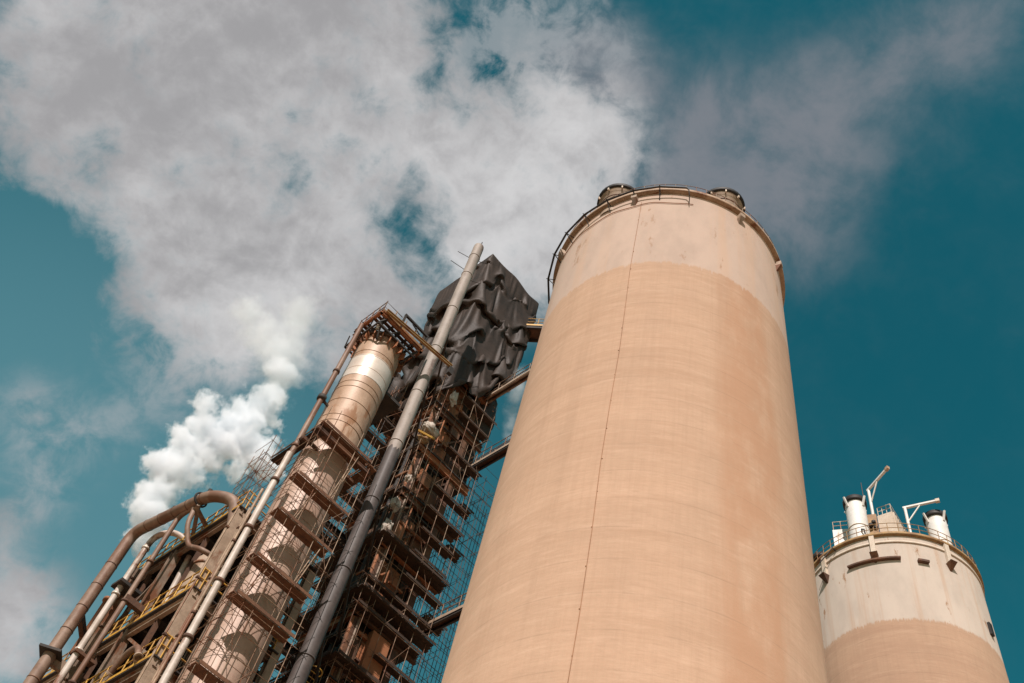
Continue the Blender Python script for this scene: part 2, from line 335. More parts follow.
# dark ring pipe standing off the left of the rim, in straight lengths like a polygon
angs = [190, 202, 214, 227, 240, 253, 266, 280, 294]
ring = [C1 + pol(a, RT + .42, H1 - .12) for a in angs]
b = MB(); b.tube([C1 + pol(188, RT + .04, H1 - .95), C1 + pol(188.4, RT + .3, H1 - .95), C1 + pol(189, RT + .42, H1 - .3)] + ring, [.02, .02, .025] + [.05] * len(ring), 8); b.build('ring_pipe', M['black'], silo)
for a in angs[1:-1]:
    p = C1 + pol(a, RT + .42, H1 - .12)
    b = MB(); b.tube([C1 + pol(a, RT - .05, H1 - .75), p + pol(a, .02, .02)], .022, 6); b.tube([C1 + pol(a, RT, H1 - .12), p + pol(a, .10)], .022, 6)
    b.build('pipe_bracket', M['black'], silo)
pts = [C1 + pol(a, RT + .05, H1 - .95 - .12 * sin(R((a - 186) * 9)) ** 2) for a in range(186, 262, 3)]
MB().tube(pts, .022, 6).build('wall_cable', M['cable'], silo)
def wall_az(az, c, r):                            # bearing on the wall that lies on the sight bearing az
    d = math.hypot(c.x, c.y); t = R(az) - math.atan2(c.x, c.y); k = d * cos(t) - math.sqrt(max(.02, r * r - (d * sin(t)) ** 2))
    p = pol(az, k) - Vector((c.x, c.y, 0)); return math.degrees(math.atan2(p.x, p.y)) % 360
# small box brackets below the walkway
for a in (wall_az(10.1, C1, RT), wall_az(2.86, C1, RT), wall_az(23.4, C1, RT), wall_az(27.3, C1, RT)):
    q = C1 + pol(a, RT); n = pol(a, 1); t = pol(a + 90, 1)
    br = MB().box(q - t * .13 + Z * (H1 - .52), t * .26, n * .28, Z * .28).build('floodlight_box', M['beige'], silo)
    b = MB(); o = q + Z * (H1 - .521)
    b.add([o - t * .13, o + t * .13, o + t * .13 + n * .28, o - t * .13 + n * .28, o - t * .04 - Z * .35, o + t * .04 - Z * .35], [(0, 1, 2, 3), (0, 4, 5, 1), (3, 2, 5, 4), (0, 3, 4), (1, 5, 2)])
    b.build('bracket', M['beige_dirty'], br)
# conductor running down the wall
LC = wall_az(10.85, C1, RT)
b = MB(); b.tube([C1 + pol(LC + .35 * sin(k * 1.7), rad1(.2 + (H1 - .9) * k / 14) + .012, .2 + (H1 - .9) * k / 14) for k in range(15)], .011, 6)
for k in range(28): b.cbox(C1 + pol(LC, rad1(1 + 1.5 * k) + .01, 1 + 1.5 * k), pol(LC + 90, .03), pol(LC, .03), Z * .012)
b.build('lightning_conductor', M['cable'], silo)
# two domed dust filters on the roof
for az, d, lab in ((8.15, 21.4, 'round roof filter with dark cap at the left of the big silo top'), (21.25, 21.25, 'round roof filter with dark cap at the right of the big silo top')):
    c = pol(az, d, H1 + .05)
    t = thing('roof_filter', lab, 'dust filter', c, 'round filters on the big silo roof')
    MB().lathe(c, [(.9, -.5), (.9, 1.6), (1.0, 1.65), (1.0, 1.77)], 32).build('housing', M['beige'], t)
    cp = MB().lathe(c, [(.7, 1.75), (1.1, 1.75), (1.1, 2.0), (.98, 2.2), (.6, 2.35), (0.02, 2.42)], 32).build('cap', M['black'], t)
    for k in range(10):
        a = k * 36 + 10; MB().box(c + pol(a, 1.02, 1.52) - pol(a + 90, .03), pol(a + 90, .06), pol(a, .09), Z * .2).build('lug', M['cream'], t)
    MB().lathe(c, [(.905, 1.1), (.925, 1.1), (.925, 1.18), (.905, 1.18)], 32).build('band', M['rust_brown'], t)

# second silo
C2 = pol(32.93, 48.4); R2 = 5.0; H2 = 46.2; PAINT2 = 40.05
s2 = thing('white_topped_silo', 'smaller weathered white silo with brown lower wall at the right edge', 'silo', C2)
CON2 = concrete('weathered_concrete', C2, PAINT2, (.62, .53, .455), (.535, .362, .25), (.45, .285, .195), 1.0)
b = MB(); b.lathe(C2, [(R2, 0)] + [(R2, H2 * k / 20) for k in range(1, 21)], 96); b.disc(C2 + Z * H2, R2, 96)
b.build('wall', CON2, s2)
b = MB(); b.lathe(C2, [(R2 - .5, H2 + .02), (R2 + .16, H2 + .02), (R2 + .16, H2 + .22), (R2 - .5, H2 + .22)], 96); b.build('roof_walkway', M['ochre'], s2)
b = MB(); b.lathe(C2, [(R2 + .003, H2 - .55), (R2 + .07, H2 - .55), (R2 + .07, H2 - .42), (R2 + .003, H2 - .42)], 96); b.build('ring_beam', M['cream'], s2)
railing(s2, C2, R2 + .06, H2 + .2, 128, 300, 26, M['ochre'], .8, (.8, .42), .022)
railing(s2, C2, R2 + .02, H2 + .2, 95, 126, 4, M['white'], 1.3, (1.3, .7), .026)
def wall_bar(root, az0, az1, z, h, d, m, name):
    a0, a1 = wall_az(az0, C2, R2), wall_az(az1, C2, R2)
    b = MB(); n = 12
    for k in range(n):
        A, B_ = a0 + (a1 - a0) * k / n, a0 + (a1 - a0) * (k + 1) / n
        p, q = C2 + pol(A, R2 + d / 2 - .02, z), C2 + pol(B_, R2 + d / 2 - .02, z); b.bar(p, q, d, h, pol((A + B_) / 2, 1))
    return b.build(name, m, root)
wall_bar(s2, 30.35, 34.05, 44.35, .11, .24, M['rust_brown'], 'canopy_ledge')
wall_bar(s2, 35.15, 35.85, 44.25, .15, .24, M['rust_brown'], 'canopy_ledge')
for az in (28.7, 32.3, 37.2):
    a = wall_az(az, C2, R2); n = pol(a, 1); t = pol(a + 90, 1); q = C2 + pol(a, R2 - .01, H2 - 1.5)
    br = MB().box(q - t * .14, t * .28, n * .18, Z * 1.5).build('bracket_leg', M['cream'], s2)
    b = MB(); o = q
    b.add([o - t * .22, o + t * .22, o + t * .22 + n * .45, o - t * .22 + n * .45, o - t * .05 - Z * .5, o + t * .05 - Z * .5], [(0, 1, 2, 3), (0, 4, 5, 1), (3, 2, 5, 4), (0, 3, 4), (1, 5, 2)])
    b.build('bracket_foot', M['rust_brown'], br)
a = wall_az(38.6, C2, R2); MB().cbox(C2 + pol(a, R2 + .06, 41.5), pol(a + 90, .3), pol(a, .16), Z * .8).build('cable_box', M['black'], s2)
a = wall_az(29.6, C2, R2); p = C2 + pol(a, R2 + .05, H2 - .1)
MB().tube([p, p + pol(a, .25, .1), p + pol(a + 60, .95, -.75)], .04, 6).build('drain_pipe', M['black'], s2)
# vent stacks
for az, d, rr, top, lab in ((31.5, 44.75, .60, 50.75, 'white vent stack with dark top beside the ochre cabinet, left on the far silo'), (37.05, 46.9, .60, 50.75, 'white vent stack with dark top beyond the crane arm, right on the far silo')):
    c = pol(az, d, H2 + .2); h = top - H2 - .2
    t = thing('vent_stack', lab, 'vent stack', c, 'white vent stacks on the far silo')
    MB().lathe(c, [(rr, 0), (rr, h - .35)], 32).build('shell', M['white'], t)
    MB().lathe(c, [(rr - .03, h - .36), (rr + .10, h - .34), (rr + .12, h), (rr - .05, h + .02), (rr - .1, h - .2)], 32).build('cap', M['black'], t)
    MB().lathe(c, [(rr + .004, h * .42), (rr + .03, h * .42), (rr + .03, h * .42 + .06), (rr + .004, h * .42 + .06)], 32).build('band', M['cream'], t)
    for k in range(4):
        a = az + 180 + 42 + k * 90
        MB().bar(c + pol(a, rr + .01, h - .75), c + pol(a, rr + .26, h - .10), .10, .10).build('lifting_lug', M['white'], t)
    if az < 35:
        q = c + pol(az + 165, rr + .01, 1.2); MB().tube([q, q + pol(az + 180, .12, .05), q + pol(az + 150, .25, -.1), q + pol(az + 150, .3, -.5)], .05, 6).build('hose', M['black'], t)
    else:
        q = c + pol(az + 185, rr + .02, 1.1); MB().tube([q - pol(az + 90, .25), q + pol(az + 90, .2, .15), q + pol(az + 90, .3, -.2)], .03, 6).build('hose', M['black'], t)
# davit cranes
for az, d, ztop, paz, pd, up, lab in ((32.72, 45.2, 52.3, 34.45, 43.9, .25, 'taller white davit crane with long raised arm, beside the cabinets'), (35.12, 46.0, 51.1, 37.55, 45.9, .05, 'white davit crane with level arm and short brace, at the corrugated side')):
    c = pol(az, d, H2 + .2); t = thing('davit_crane', lab, 'davit crane', c, 'white davit cranes on the far silo')
    e = Vector((c.x, c.y, ztop)); tip = pol(paz, pd, ztop + up); dv = tip - e
    MB().tube([c, c + Z * .9], .16, 10).build('socket', M['rust_brown'], t)
    MB().tube([c + Z * .3, e], .095, 10).build('post', M['white'], t)
    MB().bar(e - dv * .06, tip, .12, .15, Z).build('arm', M['white'], t)
    MB().tube([e - Z * 1.3, e + dv * .48], .05, 8).build('brace', M['white'], t)
    MB().cbox(tip, dv.normalized() * .25, dv.cross(Z).normalized() * .2, Z * .22).build('pulley_head', M['cream'], t)
# cabinets on the roof
def cabinet(name, az0, az1, d, depth, h, label, m, corrugated=True, rail=True, cat='roof cabinet', d1=None):
    p, q = pol(az0, d, H2 + .22), pol(az1, d1 or d, H2 + .22); e = q - p; n = Vector((-e.y, e.x, 0)).normalized()
    if n.dot(p) < 0: n = -n
    t = thing(name, label, cat, (p + q) / 2)
    MB().box(p, e, n * depth, Z * h).build('housing', m, t)
    if corrugated:
        k = int(depth / .3)
        for i in range(k):
            MB().box(q + n * (i * depth / k + .05) + e.normalized() * .003, e.normalized() * .09, n * .15, Z * (h - .05)).build('rib', M['cream'], t)
    if rail:
        r_ = MB(); a_ = e.normalized() * .06
        for i in range(4): x = p + a_ + (e - 2 * a_) * i / 3 + n * .06; r_.tube([x + Z * h, x + Z * (h + .75)], .024, 6)
        for hh in (.75, .4): r_.tube([p + a_ + n * .06 + Z * (h + hh), q - a_ + n * .06 + Z * (h + hh), q - a_ + n * depth * .9 + Z * (h + hh)], .024, 6)
        r_.build('guard_rail', M['cream'], t)
    return t
cabinet('roof_cabinet', 33.0, 34.15, 45.75, 3.2, 4.0, 'cream roof cabinet with a ribbed right side behind the davit cranes', M['cream'], d1=45.5)
cabinet('roof_cabinet', 29.55, 31.4, 45.9, 2.0, 3.3, 'low white roof cabinet with a rail, left of the vent stack', M['white'], False)
oc = cabinet('filter_cabinet', 32.0, 32.95, 44.9, 1.0, 3.3, 'ochre rusty filter cabinet between vent stack and davit crane', M['ochre'], False, False, 'cabinet')
p = pol(32.45, 44.88, H2 + 2.3)
for dz, dx in ((0, -.1), (.35, .12), (-.1, .2)): MB().lathe(p + Z * dz + Vector((dx, -.12, 0)), [(.02, 0), (.13, 0), (.13, .2), (.02, .2)], 12).build('fan_housing', M['black'], oc)
a_ = pol(32.25, 46.3, H2 + .2); t = MB(); t.tube([a_, a_ + Z * 7.9], [.03, .015], 6); an = t.build('antenna', M['tube_rust'], origin=a_)
tag(an, 'thin dark antenna rod rising left of the taller davit crane', 'antenna')
a_ = pol(28.45, 46.2, H2 + .2)
t = thing('fan_unit', 'small dark fan unit half hidden by the big silo edge', 'fan', a_)
MB().lathe(a_, [(.5, 0), (.5, .9), (.62, .9), (.62, 1.2), (0.02, 1.3)], 20).build('casing', M['black'], t)
MB().cbox(a_ + Z * .15, Vector((1.3, 0, 0)), Vector((0, 1.3, 0)), Z * .28).build('skid', M['ochre'], t)

# ---------------------------------------------------------------- steel column with its scaffold
CC = Vector((-7.29, 36.10, 0)); CR = 1.30; CTOP = 48.6
col = thing('steel_column', 'tall tan steel column with a bright band, wrapped in scaffolding', 'chimney', CC)
MB().lathe(CC, [(CR + .05, 0), (CR + .05, 38.4)], 64).build('lagged_shaft', M['shaft_low'], col)
MB().lathe(CC, [(CR + .05, 38.4), (CR, 38.5), (CR, 44.35)], 64).build('upper_shaft', M['shaft'], col)
MB().lathe(CC, [(CR + .015, 44.35), (CR + .015, 46.3)], 64).build('bright_band', M['shiny'], col)
b = MB().lathe(CC, [(CR, 46.3), (CR, CTOP)], 64); b.disc(CC + Z * CTOP, CR, 64); b.build('top_shaft', M['shaft'], col)
for k in range(46):
    z = 3 + k * 1.0 + .3 * sin(k * 2.1)
    r = CR + (.055 if z < 38.4 else .018)
    MB().lathe(CC, [(r - .02, z), (r + .002, z), (r + .002, z + .035), (r - .02, z + .05)], 64).build('seam_band', M['shaft_low'] if z < 38.4 else M['shaft'], col)
MB().lathe(CC, [(CR, CTOP - .25), (CR + .14, CTOP - .25), (CR + .14, CTOP - .05), (CR, CTOP - .05)], 48).build('top_flange', M['rust_brown'], col)
for k in range(20):
    a = k * 18; MB().box(CC + pol(a, CR - .02, CTOP - .85) - pol(a + 90, .03), pol(a + 90, .06), pol(a, .34), Z * .62).build('gusset', M['rust'], col)

# platform at the column top: a square of beams, grating, rails
PZ = 49.0
pf = thing('top_platform', 'rusty square platform with railings crowning the tan column', 'platform', CC + Z * PZ)
u0, u1, v0, v1 = -1.75, 1.6, -1.75, .55
Q = lambda a, b_, z=0.0: CC + U * a + V * b_ + Z * z
for a, b_, c, d in ((u0, v0, u1, v0), (u0, v1, u1, v1), (u0, v0, u0, v1), (u1, v0, u1, v1)):
    e = (Q(c, d) - Q(a, b_)).normalized() * .08
    MB().ibeam(Q(a, b_, PZ) - e, Q(c, d, PZ) + e, .16, .26).build('edge_beam', M['rust'], pf)
for k in range(1, 6):
    x = u0 + (u1 - u0) * k / 6; MB().ibeam(Q(x, v0 + .1, PZ - .02), Q(x, v1 - .1, PZ - .02), .12, .2).build('joist', M['dark'], pf)
for a_ in range(4):                              # collar of dark struts under the deck
    p, q = [(u0, v0), (u1, v0), (u1, v1 + 1.0), (u0, v1 + 1.0)][a_], [(u1, v0), (u1, v1 + 1.0), (u0, v1 + 1.0), (u0, v0)][a_]
    MB().bar(Q(p[0] * .9, p[1] * .9, PZ - .75), Q(q[0] * .9, q[1] * .9, PZ - .75), .09, .12).build('collar_beam', M['dark'], pf)
    for t_ in (0, .33, .66): MB().bar(Q((p[0] + (q[0] - p[0]) * t_) * .9, (p[1] + (q[1] - p[1]) * t_) * .9, PZ - .7), Q((p[0] + (q[0] - p[0]) * (t_ + .15)), (p[1] + (q[1] - p[1]) * (t_ + .15)), PZ - .1), .07, .07).build('hanger', M['dark'], pf)
for k in range(11):                              # grating left open here and there
    y = v0 + .1 + k * .31
    if k in (3, 7, 9, 10): continue
    MB().box(Q(u0 + .1, y, PZ + .14), U * (3.3 if k % 2 else 2.6), V * .22, Z * .04).build('grating', M['rust_brown'] if k % 3 else M['beige_dirty'], pf)
for s1, s2 in ((-1, -1), (1, -1), (-1, 1), (1, 1)):
    MB().bar(Q(s1 * .98, s2 * .98 if s2 < 0 else .6, PZ - 1.3), Q(s1 * 1.45, s2 * 1.6 if s2 < 0 else .8, PZ - .1), .10, .12).build('knee_brace', M['dark'], pf)
for k in range(5):
    for (a, b_) in ((u0 + (u1 - u0) * k / 4, v0), (u0 + (u1 - u0) * k / 4, v1), (u0, v0 + (v1 - v0) * k / 4)):
        if k == 0 and b_ == v0 and a == u0 and False: continue
        h = 1.15 + .1 * random.random()
        MB().tube([Q(a, b_, PZ + .1), Q(a, b_, PZ + h)], .03, 6).build('rail_post', M['tube_rust'], pf)
for h in (.6, 1.12):
    MB().tube([Q(u1, v1, PZ + h), Q(u0, v1, PZ + h), Q(u0, v0, PZ + h), Q(u0 + 1.3, v0, PZ + h)], .03, 6).build('handrail', M['tube_rust'], pf)
MB().box(Q(u0, v0 - .04, PZ + .14), U * (u1 - u0), V * .03, Z * .22).build('toe_board', M['ochre'], pf)
# gate frame standing on the platform edge
b = MB(); b.bar(Q(-.3, v0, PZ + .13), Q(-.3, v0, PZ + 1.5), .12, .12); b.bar(Q(1.6, v0, PZ + .13), Q(1.6, v0, PZ + 1.5), .12, .12); b.bar(Q(-.36, v0, PZ + 1.56), Q(1.66, v0, PZ + 1.56), .14, .14); b.bar(Q(.3, v0 - .1, PZ + 1.25), Q(1.1, v0 + .1, PZ + 1.25), .06, .06); b.bar(Q(.7, v0, PZ + 1.5), Q(.72, v0, PZ + .9), .06, .06)
b.build('gate_frame', M['dark'], pf)
for k in range(7):
    a = Q(-1.2 + k * .4, -.9 + (k * 37 % 5) * .4, CTOP + .02)
    MB().lathe(a, [(.02, 0), (.1, 0), (.1, .30 + .1 * (k % 3)), (.16, .34 + .1 * (k % 3)), (.02, .42 + .1 * (k % 3))], 10).build('nozzle', M['rust'] if k % 2 else M['white'], pf)
b = MB(); b.tube([Q(-.2, .4, PZ + .2), Q(-.15, .4, PZ + 1.9)], .03, 6); b.build('lightning_rod', M['dark'], pf)
# monorail beam reaching past the pipe towards the tower
A, B_ = Q(-1.6, v0 - .18, PZ + .20), Vector((-3.0, 36.15, PZ + .20))
mb_ = MB().ibeam(A, B_, .16, .24, V).build('runway_beam', M['ochre'], origin=A)
tag(mb_, 'long ochre beam running from the column platform across the grey pipe', 'beam')
MB().cbox(B_ - Z * .45, U * .3, V * .25, Z * .6).build('end_trolley', M['dark'], mb_)
# walkway block between column and tower
K = Q(1.35, -.35, 45.5)
t = thing('link_platform', 'dark platform block hanging between column top and tower', 'platform', K)
MB().box(K, U * 1.15, V * 2.6, Z * .22).build('deck', M['dark'], t)
MB().box(K + V * .1 + Z * .24, U * .08, V * 2.4, Z * 1.5).build('side_panel', M['black'], t)
MB().box(K + U * 1.07 + V * .1 + Z * .24, U * .08, V * 2.4, Z * 1.3).build('side_panel', M['rust_brown'], t)
for k in range(3): MB().bar(K + V * (.3 + k) + Z * .0, K + V * (.3 + k) - U * .25 - Z * 1.0, .09, .09).build('knee_brace', M['dark'], t)
for k in range(4): MB().tube([K + U * 1.1 + V * (.1 + k * .8) + Z * 1.5, K + U * 1.1 + V * (.1 + k * .8) + Z * 2.4], .028, 6).build('rail_post', M['tube_rust'], t)
MB().tube([K + U * 1.1 + Z * 2.35, K + U * 1.1 + V * 2.6 + Z * 2.35], .028, 6).build('handrail', M['tube_rust'], t)

# risers beside the column
def riser(name, az, d, z0, z1, r, m, label, joints=(), clamp_to=None):
    p = pol(az, d); o = MB().tube([p + Z * z0, p + Z * z1], r, 16).build(name, m, origin=p + Z * z0)
    tag(o, label, 'pipe')
    for z in joints: MB().lathe(p, [(r, z), (r * 1.35, z), (r * 1.35, z + .14), (r, z + .14)], 16).build('flange', M['rust_brown'], o)
    return o
rp = riser('riser_pipe', -14.05, 36.0, 36.3, 48.9, .145, M['duct'], 'thin tan riser pipe along the left side of the column top', (37.5, 44.0))
p = pol(-14.05, 36.0); MB().bar(p + Z * 41.6 - U * .1, CC + Z * 41.6 - U * 1.1, .1, .14).build('support_arm', M['dark'], rp); MB().lathe(p, [(.15, 41.45), (.24, 41.45), (.24, 41.75), (.15, 41.75)], 14).build('clamp', M['dark'], rp)
rp = riser('riser_pipe', -14.15, 34.6, 0, 35.6, .155, M['white_pipe'], 'pale thick riser pipe left of the scaffolded column, ending below the big deck', (24.5, 27.4, 30.5, 33.6))
rp = riser('riser_pipe', -14.62, 35.2, 0, 33.4, .07, M['galv'], 'thinnest pale riser pipe between the thick riser and the process frame', (26., 30.))

# ---------------------------------------------------------------- scaffolds
def scaffold(name, label, o, lu, lv, z0, z1, lift, nu, nv, faces, depth=.95, tr=.03, mats=('tube_rust', 'galv'), bright=.5, brace=True, overhang=.25, guard=True, seed=1):
    """independent tube scaffold: standards, ledgers, transoms, braces round a box o + lu*U + lv*V on the named faces"""
    rnd = random.Random(seed); t = thing(name, label, 'scaffold', o)
    def side(p, d, inn, ln, n):
        xs = [ln * k / n for k in range(n + 1)]
        for x in xs:
            for off in (0, depth):
                m = mats[1] if (off == 0 and rnd.random() < bright) else mats[0]
                top = z1 + rnd.random() * 1.0
                q = p + d * x + inn * off
                MB().tube([q + Z * z0, q + Z * top], tr, 6).build('standard', M[m], t)
        nl = int((z1 - z0) / lift)
        for k in range(nl + 1):
            z = z0 + k * lift
            for off, zz in (((0, 0), (depth, 0), (0, 1.0)) if guard else ((0, 0), (depth, 0))):
                a = p - d * overhang * rnd.random() + inn * (off - .05) + Z * (z + zz + .02 * rnd.random()); c = p + d * (ln + overhang * rnd.random() * 1.5) + inn * (off - .05) + Z * (z + zz + .02 * rnd.random())
                MB().tube([a, c], tr * .75, 5).build('ledger' if zz == 0 else 'guard_rail', M[mats[1] if rnd.random() < .35 else mats[0]], t)
            for x in xs: MB().tube([p + d * (x + .05) - inn * .15 + Z * (z - .06), p + d * (x + .05) + inn * (depth + .15) + Z * (z - .06)], tr * .7, 5).build('transom', M[mats[0]], t)
            if brace and k < nl:
                i = rnd.randrange(n); j = i + 1
                if rnd.random() < .5: i, j = j, i
                MB().tube([p + d * xs[i] - inn * .06 + Z * z, p + d * xs[j] - inn * .06 + Z * (z + lift)], tr * .7, 5).build('brace', M[mats[0]], t)
    o = Vector(o)
    if 'f' in faces: side(o, U, V, lu, nu)                 # face towards -V
    if 'l' in faces: side(o + V * lv, -V, U, lv, nv)       # face towards -U
    if 'r' in faces: side(o + U * lu, V, -U, lv, nv)
    if 'b' in faces: side(o + U * lu + V * lv, -U, -V, lu, nu)
    return t
def deck(root, p, d, ln, inn, w, m='plank', name='deck', n=None, sag=0.0):
    n = n or max(2, int(w / .24)); b = MB()
    for k in range(n):
        j = (k * 0.37 % 1 - .5) * .12
        b.box(p + d * (-.05 + j) + inn * (k * w / n + .008) + Z * (j * .04), d * (ln + j * 1.5), inn * (w / n - .016), Z * .05)
    b.box(p - inn * .05 + d * .02 + Z * .05, d * (ln * .98), inn * .035, Z * .15)
    return b.build(name, M[m], root)
so_ = CC - U * 1.93 - V * 2.2
cs = scaffold('column_scaffold', 'tube scaffold with brown plank decks around the tan steel column', so_, 3.3, 4.1, 0, 38.6, 2.05, 3, 2, 'fl', .58, .018, ('tube_rust', 'galv'), .6, seed=3)
for z, w in ((38.0, 1.0), (34.15, .64), (31.75, .62), (29.0, .62), (26.9, .62), (23.4, .66), (20.9, .6)):
    deck(cs, so_ + Z * z + U * .05 - V * .05, U, 3.22, V, w, 'plank')
# big deck all round under z 38
deck(cs, so_ + Z * 37.9 + V * 4.1 + U * .05, -V, 4.1, U, .5, 'plank_dark'); deck(cs, so_ + Z * 37.85 - V * .02 + U * 3.2, V, 4.0, U, .5, 'plank')
MB().box(so_ + Z * 37.55 - U * .1 + V * 1.25, U * 3.6, V * .12, Z * .2).build('deck_beam', M['rust_brown'], cs); MB().box(so_ + Z * 37.55 - U * .1 + V * .1, U * 3.6, V * .1, Z * .2).build('deck_beam', M['rust_brown'], cs)
for a_, z, h in ((.5, 26.95, 2.6), (2.3, 29.05, 3.0), (.9, 31.8, 2.7), (2.1, 34.2, 4.0)):   # ladders from deck to deck
    p = so_ + U * a_ + V * .22 + Z * z; q = p + U * .45 + Z * h; b = MB()
    for sx in (-.2, .2): b.tube([p + V * sx * .9, q + V * sx * .9], .025, 6)
    k_ = int(h / .3)
    for k in range(1, k_): c_ = p.lerp(q, k / k_); b.tube([c_ - V * .18, c_ + V * .18], .016, 5)
    b.build('ladder', M['galv'], cs)
o2 = pol(-15.75, 39.2, 33.3)
s3 = scaffold('spur_scaffold', 'narrow open tube scaffold standing on the top floor, left of the risers', o2, 1.3, 1.4, 0, 6.6, 1.5, 1, 1, 'fl', .6, .02, ('tube_rust', 'tube_rust'), .2, seed=8)
# ---------------------------------------------------------------- process frame at the left
NB = Vector((-9.70, 35.70, 0))
F = lambda s, z, o=0.0: NB + V * s - U * o + Z * z      # on the left facade: s along it, o out of it
def fac(az, o=0.0, z=0.0):                              # where the bearing az meets the facade plane
    k = Vector((sin(R(az)), cos(R(az)), 0)); n = U; p0 = NB - U * o
    return k * (p0.dot(n) / k.dot(n)) + Z * z
pf = thing('process_building', 'open steel process building with yellow railings at the far left', 'building', NB)
TOPS = {0: 33.1, 5.0: 33.1, 9.6: 33.1, 13.2: 28.2}
for s, top in TOPS.items():
    for du in (0, 4.6):
        MB().ibeam(F(s, 0, -du), F(s, top, -du), .42, .40, U, .05).build('frame_column', M['beige_dirty'] if s else M['beige'], pf)
def floor(z, s1, du=4.6, rail=True, gap=None):
    MB().ibeam(F(-.25, z - .17, .0), F(s1, z - .17, .0), .2, .33).build('edge_beam', M['beige'] if 28 < z < 29 else M['beige_dirty'], pf)
    MB().ibeam(F(0, z - .22, -.2) - V * 0, F(0, z - .22, -du), .24, .42).build('edge_beam', M['beige_dirty'], pf)
    k = 0
    s = 1.2
    while s < s1:
        MB().ibeam(F(s, z - .2, -.15), F(s, z - .2, -du), .14, .3).build('joist', M['dark'], pf); s += 1.25
    MB().box(F(-.3, z, .25), V * (s1 + .3), U * (du + .3), Z * .06).build('floor_plate', M['dark'], pf)
    MB().box(F(-.3, z + .07, .27), V * (s1 + .3), U * .02, Z * .14).build('toe_board', M['yellow'], pf)
    if rail:
        n = int(s1 / .8)
        for i in range(n + 1):
            q = F(-.25 + (s1 + .2) * i / n, z + .06, .22); MB().tube([q, q + Z * 1.1], .035, 6).build('rail_post', M['yellow'], pf)
        for h in (.6, 1.1): MB().tube([F(-.25, z + h, .22), F(s1, z + h, .22)], .035, 6).build('handrail', M['yellow'], pf)
        for i in range(4):
            q = F(-.25, z + .06, .22) + U * (.25 + 4.3 * i / 3); MB().tube([q, q + Z * 1.1], .035, 6).build('rail_post', M['yellow'], pf)
        for h in (.6, 1.1): MB().tube([F(-.25, z + h, .22), F(-.25, z + h, -4.5)], .035, 6).build('handrail', M['yellow'], pf)
floor(33.2, 9.7); floor(28.2, 13.3); floor(24.6, 13.3); floor(20.6, 13.3)
for s0, s1, z0, z1 in ((0, 5, 24.6, 28), (5, 9.6, 20.6, 24.2), (9.6, 5, 28.4, 32.6), (9.6, 13.2, 24.6, 27.8)):
    MB().bar(F(s0, z0, -.1), F(s1, z1, -.1), .14, .14).build('diagonal_brace', M['beige_dirty'], pf)
# dark backing added to darken the interior, panels on the second floor
for s0, s1, z1 in ((-.2, 5, 33), (5.05, 9.6, 33), (9.65, 13.2, 28)):
    MB().box(F(s0, 14, -3.6), V * (s1 - s0), U * .1, Z * (z1 - 14)).build('dark_backing', M['dark'], pf)
for i in range(5):
    MB().box(F(.6 + i * .88, 28.28, -.85), V * .84, U * .05, Z * (2.3 - .25 * (i % 2))).build('cladding_panel', M['beige'], pf)
for i in range(1):
    MB().box(F(6.2 + i * .9, 28.28, -.9), V * .86, U * .05, Z * (2.6 - .4 * i)).build('cladding_panel', M['beige_dirty'], pf)
MB().box(F(.4, 20.7, -1.6), V * 3.4, U * .1, Z * 3.3).build('inner_panel', M['black'], pf)
for (s, o, z, ds, du, dz, m) in ((1.0, -1.9, 24.7, 1.4, 1.2, 1.9, 'dark'), (3.2, -1.4, 24.7, 1.0, 1.0, 1.4, 'beige_dirty'), (6.2, -1.3, 24.7, 2.0, 1.5, 2.2, 'dark'), (7.0, -1.6, 28.3, 1.6, 1.3, 3.2, 'rust_brown'), (10.2, -1.0, 24.7, 1.8, 1.5, 2.0, 'dark'), (10.4, -1.0, 28.3, 1.4, 1.2, 1.5, 'beige_dirty')):
    e = thing('process_unit', '', 'machine', F(s, z, o))
    e['label'] = {1.0: 'dark squat machine housing on the third floor near the corner column', 3.2: 'small tan machine housing on the third floor beside the elbow pipe', 6.2: 'dark low machine housing behind the thin tan pipe', 7.0: 'tall rust brown housing on the railed second floor', 10.2: 'dark machine housing on the lower floor by the outer duct', 10.4: 'small tan housing on the open second floor end'}[s]
    MB().box(F(s, z, o), V * ds, U * du, Z * dz).build('casing', M[m], e)
    MB().box(F(s + .1, z + dz, o - .1), V * (ds - .2), U * (du - .2), Z * .18).build('lid', M['beige_dirty'], e)
    for i in range(3): MB().box(F(s + ds * (i + .5) / 3 - .05, z + .1, o + .04), V * .1, U * .05, Z * (dz - .2)).build('stiffener', M['beige_dirty'], e)
# pipework threaded through the floors
rp_ = random.Random(4)
for k in range(26):
    s_ = rp_.uniform(.5, 12.5); o = -rp_.uniform(.3, 2.8); r = rp_.choice((.05, .07, .09, .13)); top = 32 if s_ < 9 else 27.5
    m = M[rp_.choice(('dark', 'rust_brown', 'dark', 'duct', 'beige_dirty'))]
    z0 = rp_.uniform(17, top - 5); z1 = rp_.uniform(z0 + 3, top)
    if k % 3: MB().tube(rounded([F(s_, z0, o), F(s_, z1, o), F(s_ + rp_.choice((-1.6, 1.4)), z1 + .05, o - .1)], .3, 5), r, 10).build('service_pipe', m, pf)
    else: MB().tube([F(max(.3, s_ - 2.5), z1, o), F(min(12.8, s_ + 2), z1 + .1, o)], r, 10).build('service_pipe', m, pf)
for (s0, z0, s1, z1) in ((.2, 28.6, 4.8, 32.7), (5.2, 32.6, 9.4, 28.6), (.2, 24.2, 4.8, 20.9), (9.7, 28, 13, 24.9)): MB().bar(F(s0, z0, -2.2), F(s1, z1, -2.2), .12, .12).build('diagonal_brace', M['rust_brown'], pf)
